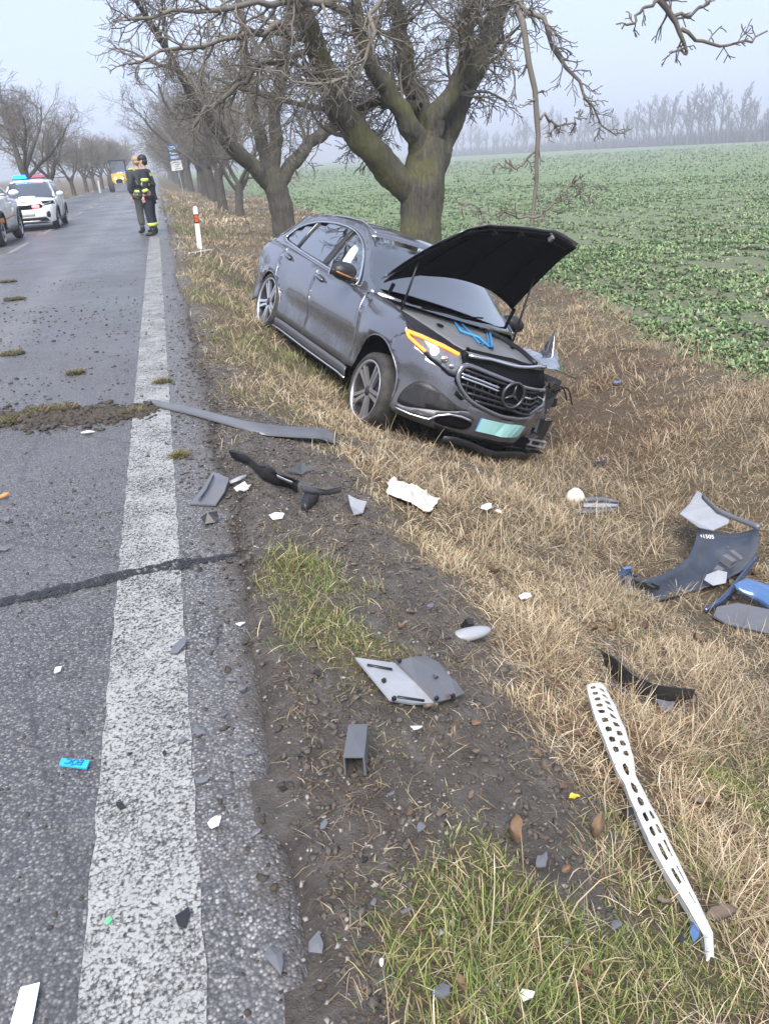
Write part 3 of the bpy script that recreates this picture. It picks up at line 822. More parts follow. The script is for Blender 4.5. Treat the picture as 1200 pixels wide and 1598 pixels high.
def main_extra(out, off, r, pts, refine):
    def br(L, num=14, ln=.9):
        A, Rr = refine(pts(L), [l[3] for l in L], 14); A = A - off; A[1:-1] += np.random.default_rng(len(out)).normal(0, .035, A[1:-1].shape)
        out.append((A, Rr, 7, 2)); spur(r, out, A, Rr, num, ln)
    Y = -1.6
    br([(800, -10, -.5, .05), (814, 35, Y, .045), (819, 87, Y, .042), (832, 139, Y, .04), (842, 186, Y, .042), (840, 225, Y, .034), (835, 277, Y, .03), (832, 321, Y, .03), (829, 352, Y, .03)], 7, .5)
    br([(842, 186, Y, .025), (875, 192, Y, .016), (897, 195, Y - .1, .012), (905, 170, Y, .009)], 7, .45)
    br([(840, 235, Y, .02), (810, 262, Y, .014), (775, 258, Y, .01)], 5, .35)
    br([(830, 340, Y, .02), (790, 335, Y, .014), (745, 330, Y, .011), (717, 318, Y, .008)], 8, .5)
    br([(830, 340, Y, .022), (870, 314, Y, .015), (896, 284, Y, .011), (905, 275, Y, .008)], 8, .5)
    br([(870, 314, Y, .014), (910, 305, Y, .011), (945, 290, Y, .008)], 6, .4)
    br([(790, -5, -.4, .04), (830, 12, Y, .035), (862, 74, Y, .03), (897, 108, Y, .026), (905, 140, Y, .02), (914, 175, Y, .016), (940, 204, Y, .012), (962, 212, Y, .009)], 20, .8)
    br([(775, 60, -.3, .025), (790, 90, Y, .02), (805, 115, Y, .014), (812, 130, Y, .01), (806, 156, Y, .007)], 8, .5)
    br([(700, 150, .3, .02), (740, 170, .2, .014), (765, 130, .2, .01), (785, 110, .2, .007)], 8, .7)
    # long pale branch arching in front of the left limbs
    br([(598, -10, -1, .034), (580, 40, -1.4, .03), (574, 88, -1.5, .028), (552, 128, -1.5, .026), (530, 132, -1.5, .022), (480, 136, -1.5, .018), (448, 118, -1.4, .014), (390, 105, -1.2, .01)], 16, 1.1)
    br([(500, 80, -.4, .05), (430, 95, -.5, .04), (370, 130, -.6, .035), (330, 165, -.7, .03), (300, 200, -.7, .02)], 18, 1.2)
    br([(490, 60, -.4, .05), (420, 40, -.8, .04), (340, 60, -1.0, .03), (260, 90, -1.2, .022), (200, 100, -1.3, .015)], 18, 1.2)
    br([(560, 20, -.4, .05), (470, -5, -1, .045), (380, 10, -1.6, .035), (300, 20, -2, .025), (200, 30, -2.3, .016)], 18, 1.2)
limb_tree('walnut_tree', 'large bare walnut tree with mossy forked limbs standing behind the crashed car', 13.0,
    [(657, 400, 0, .36), (656, 360, 0, .34), (657, 310, 0, .35), (661, 278, 0, .36), (668, 245, 0, .30), (673, 215, 0, .22)],
    [[(642, 305, 0, .20), (612, 268, -.05, .215), (575, 232, -.2, .20), (540, 190, -.3, .18), (515, 145, -.4, .165), (497, 92, -.5, .15), (484, 42, -.5, .13), (470, -20, -.6, .11)],
     [(664, 262, .05, .17), (645, 205, -.1, .15), (612, 155, -.3, .125), (580, 112, -.4, .10), (560, 60, -.5, .085), (555, 0, -.5, .07)],
     [(668, 235, .1, .19), (660, 180, .3, .16), (640, 130, .4, .15), (628, 85, .5, .13), (622, 40, .5, .12), (615, -20, .6, .11)],
     [(670, 225, 0, .16), (690, 170, -.1, .135), (718, 125, -.2, .125), (730, 70, -.3, .115), (732, 30, -.4, .11), (736, -20, -.5, .10)],
     [(675, 265, .1, .21), (692, 225, .2, .19), (710, 177, .3, .175), (732, 120, .4, .165), (752, 75, .4, .155), (778, 22, .5, .14), (800, -20, .5, .12)],
     [(655, 170, .1, .10), (625, 160, .3, .06), (590, 158, .4, .05), (565, 168, .5, .035)]], 42, (m_bark, m_twig), main_extra)
limb_tree('walnut_tree', 'bare walnut tree with low spreading limbs behind the rear of the crashed car', 23.0,
    [(446, 385, 0, .33), (444, 350, 0, .31), (437, 310, 0, .31), (428, 285, 0, .32), (420, 262, 0, .26)],
    [[(422, 290, 0, .20), (395, 262, -.2, .185), (372, 240, -.4, .17), (350, 215, -.6, .17), (328, 190, -.8, .13), (300, 150, -1, .10)],
     [(420, 275, 0, .18), (412, 230, .2, .16), (398, 180, .4, .14), (390, 130, .6, .14), (380, 70, .8, .11)],
     [(425, 275, 0, .18), (432, 230, 0, .16), (428, 170, -.2, .14), (440, 110, -.3, .14), (450, 40, -.4, .11)],
     [(436, 290, 0, .19), (460, 250, .2, .17), (490, 215, .4, .15), (520, 195, .6, .15), (560, 180, .8, .10)]], 43, (m_bark2, m_twig))
# tree just outside the picture on the right, whose branch hangs into view
def near_extra(out, off, r, pts, refine):
    def br(L, num, ln):
        A, Rr = refine(pts(L), [l[3] for l in L], 12); A = A - off; A[1:-1] += np.random.default_rng(len(out)).normal(0, .008, A[1:-1].shape)
        out.append((A, Rr, 6, 2)); P = dict(NEARP); P['num'] = [0, 0, num, 3]; P['rmin'] = .0035; P['wob'] = [.1, .1, .2, .3, .3]
        sprout(r, [Vector(a) for a in A], list(Rr), ln, 2, P, out, .25)
    br([(1010, -90, 0, .03), (1027, 0, 0, .02), (1050, 25, 0, .017), (1062, 45, 0, .015), (1068, 65, 0, .012), (1072, 84, 0, .008)], 6, .35)
    br([(1062, 45, 0, .012), (1080, 62, 0, .010), (1110, 74, 0, .009), (1140, 64, 0, .008), (1170, 68, 0, .007), (1197, 48, 0, .005)], 6, .28)
    br([(1027, 0, 0, .012), (1005, 12, 0, .009), (985, 38, 0, .007), (970, 45, 0, .005)], 4, .2)
    br([(1050, 25, 0, .011), (1085, 18, 0, .009), (1100, 8, 0, .008), (1120, -10, 0, .006)], 3, .2)
    br([(1072, 84, 0, .008), (1060, 78, 0, .007), (1040, 87, 0, .004)], 2, .15)
    A = np.array([tuple(at(1010, -90, 4.6) - off), tuple(at(1010, -90, 4.6) - off + np.array([.5, -.6, .9])), (-0.9, 1.6, 3.4), (-0.1, 0.2, 2.3)])
    A = resample(A, 10); out.append((A, np.linspace(.03, .12, 10), 8, 1))
limb_tree('walnut_tree', 'bare walnut branch reaching down into the sky above the field', 4.6,
    [(2290, 900, -3.9, .34)], [], 44, (m_bark, m_twig), near_extra)

# ------------------------------------------------------------------ hazy wood along the far side of the field
FARP = dict(seg=[6, 5, 4, 3, 3], wob=[.03, .12, .2, .3, .3], trop=[.02, .14, .1, .05, 0], sides=[6, 4, 3, 3, 3], num=[13, 7, 5, 0], t0=[.25, .2, .2, .1], ang=(.4, .8), len=(.3, .5), tap=.25, rmin=.035)
fprot = []
for s in range(4):
    r = random.Random(300 + s); out = []
    grow(r, Vector((0, 0, -.3)), Vector((0, 0, 1)), .28, 11.0, 0, FARP, out)
    root = empty('poplar_tree'); tree_objs('p', out, (m_far, m_far), root, 0); fprot.append(root)
fu = [False] * 4
r = random.Random(8)
for k in range(64):
    t = min(1, max(0, (k + r.uniform(-.4, .4)) / 63))
    px = 1290 - 590 * t
    dist = 290 + 230 * t ** 1.2 + r.uniform(-25, 25)
    az = YAW + math.atan2((px - 600) / F_PX, math.cos(PITCH) + math.tan(math.radians(24.6)) * math.sin(PITCH))
    x, y = dist * math.sin(az), dist * math.cos(az)
    i = r.randrange(4)
    o = fprot[i] if not fu[i] else copy_tree(fprot[i]); fu[i] = True; o.name = 'poplar_tree'
    o.location = (x, y, float(hgt(x, y))); o.rotation_euler = (0, 0, r.uniform(0, 6.28)); sc = r.uniform(.7, 1.45); o.scale = (sc * 1.25, sc * 1.25, sc)
    tag(o, 'tall bare tree in the hazy wood along the far side of the field', 'tree', 'hazy trees beyond the field')
# low undergrowth of that wood
k = 5000
t = rng.random(k); dist = 292 + 235 * t ** 1.2 + rng.uniform(-10, 16, k)
az = YAW + np.arctan2((1290 - 590 * t - 600) / F_PX, math.cos(PITCH) + math.tan(math.radians(24.6)) * math.sin(PITCH))
x = dist * np.sin(az); y = dist * np.cos(az)
v, qd, tr, c = blade_mesh('u', x, y, rng.uniform(2, 7.0, k), rng.uniform(.2, .5, k), rng.uniform(0, .5, k), rng.uniform(0, 6.28, k), rng.uniform(0, .8, k), np.tile([[0.10, 0.095, 0.085]], (k, 1)), 3)
tag(npmesh('undergrowth', v, [qd, tr], m_blade, None, False, {'tint': c}), 'bare grey brushwood at the foot of the hazy far wood', 'brushwood', kind='stuff')
# ------------------------------------------------------------------ car bodies: panels cut out of one smooth perimeter surface
class Body:
    """s runs along the plan outline: s = x on the right-hand side, on past the front corner to the front centre and round to the left"""
    def __init__(b, half, xf, xr, cf, cr, side, front, rear, wheels=(0.0, -2.87), wz=0.36, nf=2.5, nr=2.6, bow=0.02, hook=None):
        b.half, b.side, b.front, b.rear, b.wheels, b.wz, b.hook, b.cf, b.cr = half, side, front, rear, wheels, wz, hook, cf, cr
        t = np.linspace(0, math.pi / 2, 160)
        mid = (cf + cr) / 2; hw = lambda x: half - bow * ((x - mid) / (cf - mid)) ** 2
        X = list(np.linspace(cr, cf, 120)); Y = [hw(x) for x in X]
        fx = cf + (xf - cf) * np.sin(t[1:]) ** (2 / nf); fy = hw(cf) * np.abs(np.cos(t[1:])) ** (2 / nf); fy[-1] = 0
        rx = cr + (xr - cr) * np.sin(t[1:]) ** (2 / nr); ry = hw(cr) * np.abs(np.cos(t[1:])) ** (2 / nr); ry[-1] = 0
        PX = np.concatenate([rx[::-1], X, fx]); PY = np.concatenate([ry[::-1], Y, fy])
        d = np.concatenate([[0], np.cumsum(np.hypot(np.diff(PX), np.diff(PY)))])
        i0 = len(rx) + 119; b.S = d - d[i0] + cf
        # keep s equal to x on the flank
        b.S[len(rx):len(rx) + 120] = X
        b.S[:len(rx)] = b.S[:len(rx)] - b.S[len(rx) - 1] + cr - np.hypot(PX[len(rx)] - PX[len(rx) - 1], PY[len(rx)] - PY[len(rx) - 1])
        b.PX, b.PY = PX, PY; b.Lf, b.Lr = b.S[-1], b.S[0]
        tx = np.gradient(PX); ty = np.gradient(PY); l = np.hypot(tx, ty) + 1e-12
        b.NXv, b.NYv = -ty / l, tx / l
    def fy(b, y):
        """s of the front point at lateral y (right = negative)"""
        i = len(b.PY) - 160; ss = np.interp(-abs(y), -b.PY[i:], b.S[i:]); return ss if y <= 0 else 2 * b.Lf - ss
    def __call__(b, s, z, out=0.0):
        s = np.asarray(s, float); z = np.asarray(z, float); sg = np.full(s.shape, -1.0)
        m = s > b.Lf; s = np.where(m, 2 * b.Lf - s, s); sg = np.where(m, 1.0, sg)
        m = s < b.Lr; s = np.where(m, 2 * b.Lr - s, s); sg = np.where(m, 1.0, sg)
        x = np.interp(s, b.S, b.PX); y = np.interp(s, b.S, b.PY); nx = np.interp(s, b.S, b.NXv); ny = np.interp(s, b.S, b.NYv)
        w = nx ** 2; fr = nx > 0
        d = (1 - w) * b.side(x, z) + w * np.where(fr, b.front(z), b.rear(z)) - out
        px, py = x - nx * d, sg * np.maximum(y - ny * d, 0.0 if True else 0)
        P = np.stack([px, py, z], -1)
        if b.hook: P = b.hook(P)
        return P
    def left(b, outline):
        return [(2 * b.Lf - s, z) for s, z in outline]

def poly_grid(outline, step):
    """2-D outline cut on a grid -> verts, faces"""
    bm = bmesh.new()
    vs = [bm.verts.new((p[0], p[1], 0)) for p in outline]
    bm.faces.new(vs)
    for ax in (0, 1):
        a = min(p[ax] for p in outline); c = max(p[ax] for p in outline)
        k = a + step
        while k < c - 1e-4:
            no = Vector((1, 0, 0)) if ax == 0 else Vector((0, 1, 0))
            g = list(bm.verts) + list(bm.edges) + list(bm.faces)
            bmesh.ops.bisect_plane(bm, geom=g, dist=1e-5, plane_co=no * k, plane_no=no)
            k += step
    bmesh.ops.triangulate(bm, faces=[f for f in bm.faces if len(f.verts) > 4])
    bm.verts.index_update()
    V = np.array([v.co[:2] for v in bm.verts]); Fc = [[v.index for v in f.verts] for f in bm.faces]
    bm.free(); return V, Fc

def sheet_obj(name, V, Fc, mat_, parent, thick=0.012, centre=(-1.4, 0, 0.7), sm=True):
    V = np.asarray(V); c = np.array(centre); acc = 0
    for f in Fc[:400]:
        a, b_, d = V[f[0]], V[f[1]], V[f[2]]; nn = np.cross(b_ - a, d - a); acc += nn @ ((a + b_ + d) / 3 - c)
    if acc < 0: Fc = [f[::-1] for f in Fc]
    o = pymesh(name, V, Fc, mat_, parent, sm)
    if thick:
        md = o.modifiers.new('thickness', 'SOLIDIFY'); md.thickness = thick; md.offset = -1
    return o
def panel(B, name, outline, mat_, parent, step=0.07, thick=0.012, out=0.0, sm=True):
    V2, Fc = poly_grid(outline, step)
    return sheet_obj(name, B(V2[:, 0], V2[:, 1], out), Fc, mat_, parent, thick, sm=sm)
def patch(name, R, crown, mat_, parent, m=16, thick=0.012, hook=None, centre=(-1.4, 0, 0.7)):
    """skin between a right-hand edge R and its mirror image, bulged by crown vectors"""
    R = np.array(R, float); C = np.array(crown, float); k = len(R); V = []
    for i in range(k):
        for j in range(m + 1):
            v = 2 * j / m - 1; p = R[i] * np.array([1, -v, 1]) + C[i] * (1 - v * v); V.append(p)
    V = np.array(V)
    if hook: V = hook(V)
    Fc = [(i * (m + 1) + j, i * (m + 1) + j + 1, (i + 1) * (m + 1) + j + 1, (i + 1) * (m + 1) + j) for i in range(k - 1) for j in range(m)]
    return sheet_obj(name, V, [list(f) for f in Fc], mat_, parent, thick, centre)
def arc(cx, cz, r, a0, a1, n=14):
    return [(cx + r * math.cos(math.radians(a0 + (a1 - a0) * i / (n - 1))), cz + r * math.sin(math.radians(a0 + (a1 - a0) * i / (n - 1)))) for i in range(n)]
def on_body(B, pts, out=0.01, n=24):
    A = resample(np.array(pts, float), n); return B(A[:, 0], A[:, 1], out)
def ring(B, name, inner, outer, mat_, parent, n=90, out=0.0, thick=0.02, k=4):
    A = np.array(inner + inner[:1], float); C = np.array(outer + outer[:1], float)
    per = max(2, n // len(inner)); AA = []; CC = []
    for i in range(len(inner)):
        for j in range(per):
            t = j / per; AA.append(A[i] * (1 - t) + A[i + 1] * t); CC.append(C[i] * (1 - t) + C[i + 1] * t)
    AA, CC = np.array(AA), np.array(CC); m = len(AA)
    P = np.concatenate([AA * (1 - h) + CC * h for h in np.linspace(0, 1, k)])
    V = B(P[:, 0], P[:, 1], out)
    Fc = [[r * m + i, r * m + (i + 1) % m, (r + 1) * m + (i + 1) % m, (r + 1) * m + i] for r in range(k - 1) for i in range(m)]
    return sheet_obj(name, V, Fc, mat_, parent, thick)
def car_spline(P, n=None):
    """smooth closed outline through points (Catmull-Rom)"""
    P = [np.array(p, float) for p in P]; out = []; m = len(P); n = n or 4
    for i in range(m):
        a, b_, c, d = P[i - 1], P[i], P[(i + 1) % m], P[(i + 2) % m]
        for j in range(n):
            t = j / n
            out.append(tuple(0.5 * ((2 * b_) + (c - a) * t + (2 * a - 5 * b_ + 4 * c - d) * t ** 2 + (3 * b_ - a - 3 * c + d) * t ** 3)))
    return out

# ---- materials shared by the vehicles
def paint(name, col, metal, rough, dirt=0.0, dirt_col=(0.10, 0.085, 0.07)):
    m = bpy.data.materials.new(name); n, b, out = nodes_of(m); co = objco(n)
    fl = noise(n, co, 700, 2, 0.5)
    c = mixc(n, mth(n, 'MULTIPLY', fl, 0.35), col, tuple(min(1, x * 1.7) for x in col))
    sp = n.nodes.new('ShaderNodeSeparateXYZ'); n.links.new(co, sp.inputs[0])
    low = n.nodes.new('ShaderNodeMapRange'); low.inputs[1].default_value = 0.75; low.inputs[2].default_value = 0.2; n.links.new(sp.outputs[2], low.inputs[0])
    dm = mth(n, 'MULTIPLY', mth(n, 'ADD', mth(n, 'MULTIPLY', low.outputs[0], 0.75), noise(n, co, 7, 8, 0.7)), 1.0)
    dmask = ramp(n, dm, [(0.62, (0, 0, 0)), (1.15, (dirt,) * 3)])
    c = mixc(n, dmask, c, dirt_col)
    n.links.new(c, b.inputs['Base Color'])
    b.inputs['Metallic'].default_value = metal
    n.links.new(mixc(n, dmask, (rough,) * 3, (0.75,) * 3), b.inputs['Roughness'])
    b.inputs['Coat Weight'].default_value = 1.0
    n.links.new(mixc(n, dmask, (0.03,) * 3, (0.6,) * 3), b.inputs['Coat Roughness'])
    bump(n, b, noise(n, co, 2.5, 2), 0.05, 0.02)
    return m
m_paint_car = paint('graphite_metallic_paint', (0.138, 0.14, 0.16), 0.65, 0.18, 0.7, (0.095, 0.09, 0.085))
m_blackp = mat('black_plastic', (0.016, 0.016, 0.018), 0.45, vary=0.4, scale=14, bumpy=0.15, dirt=(0.07, 0.06, 0.05), dirt_amt=0.28)
m_pit = mat('black_underhood', (0.004, 0.004, 0.005), 0.85, vary=0.5, scale=8, bumpy=0.2, spec=0.15)
m_greyp = mat('grey_bay_plastic', (0.15, 0.15, 0.158), 0.42, vary=0.25, scale=10, bumpy=0.1, dirt=(0.12, 0.11, 0.10), dirt_amt=0.3)
m_chrome = mat('satin_chrome', (0.72, 0.72, 0.74), 0.16, metal=1.0, vary=0.08, scale=15)
m_alloy = mat('machined_alloy', (0.62, 0.62, 0.64), 0.28, metal=0.85, vary=0.12, scale=20, dirt=(0.14, 0.12, 0.10), dirt_amt=0.3)
m_darkalloy = mat('dark_wheel_barrel', (0.045, 0.045, 0.05), 0.45, metal=0.5, vary=0.3, scale=12)
m_tyre = mat('tyre_rubber', (0.022, 0.022, 0.022), 0.8, vary=0.4, scale=20, bumpy=0.3, dirt=(0.09, 0.075, 0.06), dirt_amt=0.4)
m_glass = glass('tinted_glass', (0.22, 0.24, 0.25), 2.4)
m_screen = glass('windscreen_glass', (0.45, 0.5, 0.5), 2.0)
m_seat = mat('black_seat_leather', (0.02, 0.02, 0.021), 0.5, vary=0.3, scale=9, bumpy=0.1)
m_amber = emit('amber_daylight_strip', (1.0, 0.20, 0.025), 0.85)
m_lens = mat('headlamp_lens', (0.22, 0.23, 0.25), 0.08, metal=0.6, vary=0.4, scale=25)
m_lampon = emit('white_lamp', (0.9, 0.95, 1.0), 1.6)
m_blue = mat('bright_blue_plastic', (0.03, 0.25, 0.55), 0.35, vary=0.2, scale=20)
m_plate = bpy.data.materials.new('number_plate'); n, b, out = nodes_of(m_plate)
co = objco(n); sp = n.nodes.new('ShaderNodeSeparateXYZ'); n.links.new(co, sp.inputs[0])
n.links.new(ramp(n, mth(n, 'ADD', mth(n, 'MULTIPLY', sp.outputs[1], 1.6), 0.5, True), [(0.07, (0.05, 0.18, 0.50)), (0.10, (0.35, 0.62, 0.62)), (0.6, (0.33, 0.62, 0.58)), (1.0, (0.35, 0.62, 0.58))]), b.inputs['Base Color'])
b.inputs['Roughness'].default_value = 0.35

def make_wheel(name, parent, loc, R=0.365, rim=0.272, w=0.235, spin=0.2, outer=-1, simple=False, steer=0.0, mats=None):
    """outer = -1: outside faces -y"""
    root = empty(name, loc); root.parent = parent; root.rotation_euler = (0, 0, steer)
    h = w / 2; o_ = outer
    prof = [(o_ * (h - .02), rim - .004), (o_ * (h - .004), rim + .012), (o_ * h, rim + .04), (o_ * (h - .006), R - .035), (o_ * (h - .028), R - .008), (o_ * (h - .06), R), (0, R + .002), (-o_ * (h - .06), R), (-o_ * (h - .028), R - .008), (-o_ * h, R - .06), (-o_ * (h - .01), rim)]
    MB().lathe(prof, 40).build('tyre', m_tyre, root, True)
    t = root
    barrel = [(o_ * (h - .012), rim + .002), (o_ * (h - .02), rim - .012), (o_ * (h - .055), rim - .022), (-o_ * (h - .03), rim - .03), (-o_ * (h - .04), .02)]
    MB().lathe(barrel, 36).build('rim_barrel', m_darkalloy, t, True)
    MB().lathe([(o_ * (h - .02), rim - .012), (o_ * (h - .006), rim - .006), (o_ * (h - .004), rim + .006), (o_ * (h - .014), rim + .008)], 40).build('rim_lip', (mats or m_alloy), t, True)
    yb = o_ * (h - .045)
    for k in range(5):
        a0 = spin + 2 * math.pi * k / 5
        sp_ = MB()
        for sg in (-1, 1):
            pts = [(0.045, sg * .42), (0.13, sg * .17), (rim - .01, sg * .135)]
            wd = [.014, .0145, .016]; V = []
            for (r_, da), ww in zip(pts, wd):
                a = a0 + da
                c, s_ = math.cos(a), math.sin(a); tx, tz = -s_, c
                dip = 0.022 * (1 - r_ / rim)
                for side, yy in ((-1, yb + o_ * (.026 - dip)), (1, yb + o_ * (.026 - dip)), (1, yb - o_ * .012), (-1, yb - o_ * .012)):
                    V.append((r_ * c + tx * side * ww, yy, r_ * s_ + tz * side * ww))
            Fc = []
            for i in range(2):
                for j in range(4): Fc.append((i * 4 + j, i * 4 + (j + 1) % 4, (i + 1) * 4 + (j + 1) % 4, (i + 1) * 4 + j))
            Fc += [(0, 3, 2, 1), (8, 9, 10, 11)]
            sp_.add(V, Fc)
        sp_.build('spoke', (mats or m_alloy), t)
    MB().lathe([(yb + o_ * .02, .001), (yb + o_ * .02, .022), (yb + o_ * .012, .045), (yb - o_ * .02, .05)], 20).build('hub_cap', m_darkalloy, t, True)
    MB().lathe([(o_ * .03, .001), (o_ * .03, .17), (o_ * .0, .17), (o_ * .0, .001)], 24).build('brake_disc', m_darkalloy, t, True)
    return root

# ---- crashed car
def dent(P):
    """left front corner driven in"""
    P = np.array(P, float); x, y, z = P[..., 0], P[..., 1], P[..., 2]
    k = smooth(y, 0.05, 0.85) * smooth(x, 0.15, 0.75)
    q = smooth(y, -0.2, 0.5) * smooth(x, 0.35, 0.8)
    nz = vnoise(y * 9 + 3, z * 9, 5) * q
    P[..., 0] = x - 0.20 * k + 0.06 * nz
    P[..., 2] = z + 0.05 * k + 0.02 * vnoise(y * 7, x * 7 + z * 5, 8) * q
    P[..., 1] = y - 0.05 * k
    return P
def eq_side(x, z):
    d = np.interp(z, [0.15, 0.22, 0.30, 0.42, 0.55, 0.70, 0.82, 0.92, 1.00, 1.06, 1.2, 1.35, 1.5, 1.6, 1.7], [.10, .05, .03, .05, .052, .014, 0, .008, .026, .055, .125, .20, .29, .36, .44])
    for wx in (0.0, -2.873):
        r = np.hypot(x - wx, z - 0.36); d = d - 0.03 * np.exp(-((r - 0.44) / 0.10) ** 2)
    d = d + 0.55 * smooth(x, -0.75, -0.2) * np.maximum(0, z - 0.91)
    d = d + 0.22 * smooth(-x, 2.9, 3.7) * smooth(z, 0.95, 1.5)
    return d
eq_front = lambda z: np.interp(z, [.15, .22, .30, .42, .55, .66, .76, .84, .92, 1.0], [.14, .06, .02, 0, .012, .03, .06, .10, .17, .26])
eq_rear = lambda z: np.interp(z, [.15, .3, .5, .8, 1.0, 1.1, 1.3, 1.5], [.12, .03, 0, .03, .09, .13, .35, .6])
EQ = Body(0.94, 0.885, -3.90, 0.22, -3.30, eq_side, eq_front, eq_rear, hook=dent)
fy = EQ.fy
car = empty('crashed_car')
car.matrix_world = Matrix(CAR_R.tolist()).to_4x4(); car.matrix_world.translation = Vector(CAR_POSE[1])
tag(car, 'wrecked dark grey metallic SUV nosed down the grassy bank with its bonnet up', 'car')
PC = m_paint_car
AR = 0.405
archF = lambda a, c, n=14: arc(0.04, 0.36, AR, a, c, n)
archR = lambda a, c, n=14: arc(-2.83, 0.37, AR, a, c, n)
belt = lambda x: float(np.interp(-x, [.5, 1.2, 1.7, 2.2, 2.7, 3.35], [1.035, 1.035, 1.048, 1.068, 1.088, 1.095]))
beltl = lambda a, b_, n=8: [(x, belt(x)) for x in np.linspace(a, b_, n)]
fender = [(-.50, .36), (-.475, .6), (-.50, .85), (-.545, 1.02), (-.52, 1.06), (-.2, 1.046), (.05, 1.012), (.22, .972), (.335, .928), (.345, .885), (.29, .835), (.228, .785)] + archF(64, 178)
f_door = [(-.512, .355), (-.487, .6), (-.512, .85), (-.557, 1.02)] + beltl(-.575, -1.69) + [(-1.69, .355)]
r_door = [(-1.702, .355)] + beltl(-1.702, -2.74) + [(-2.775, .98), (-2.70, .86)] + archR(64, 3) + [(-2.43, .355)]
quarter = beltl(-2.752, -3.35) + [(-3.46, 1.06), (-3.50, .9), (-3.52, .62), (-3.52, .36), (-3.33, .34)] + archR(176, 66) + [(-2.712, .865), (-2.788, .98)]
sill = [(-.44, .245), (-.455, .345), (-2.42, .345), (-2.43, .24)]
headl = [(.345, .922), (.52, .926), (.72, .912), (.91, .888), (.95, .82), (.935, .705), (.87, .705), (.80, .735), (.64, .785), (.49, .848), (.38, .885)]
M2 = 2 * EQ.Lf
bump_r = [(.222, .79), (.295, .845), (.355, .878), (.49, .838), (.64, .775), (.80, .725), (.87, .695), (.925, .695), (.93, .66), (1.03, .58), (1.15, .525), (EQ.Lf, .47), (M2 - 1.17, .50),
          (M2 - 1.02, .56), (M2 - .95, .60), (M2 - .90, .54), (M2 - .85, .46), (M2 - .92, .38), (M2 - .88, .30), (M2 - 1.02, .25), (M2 - 1.3, .225), (1.24, .225), (.85, .235), (.56, .235), (.46, .25)] + archF(-10, 62)
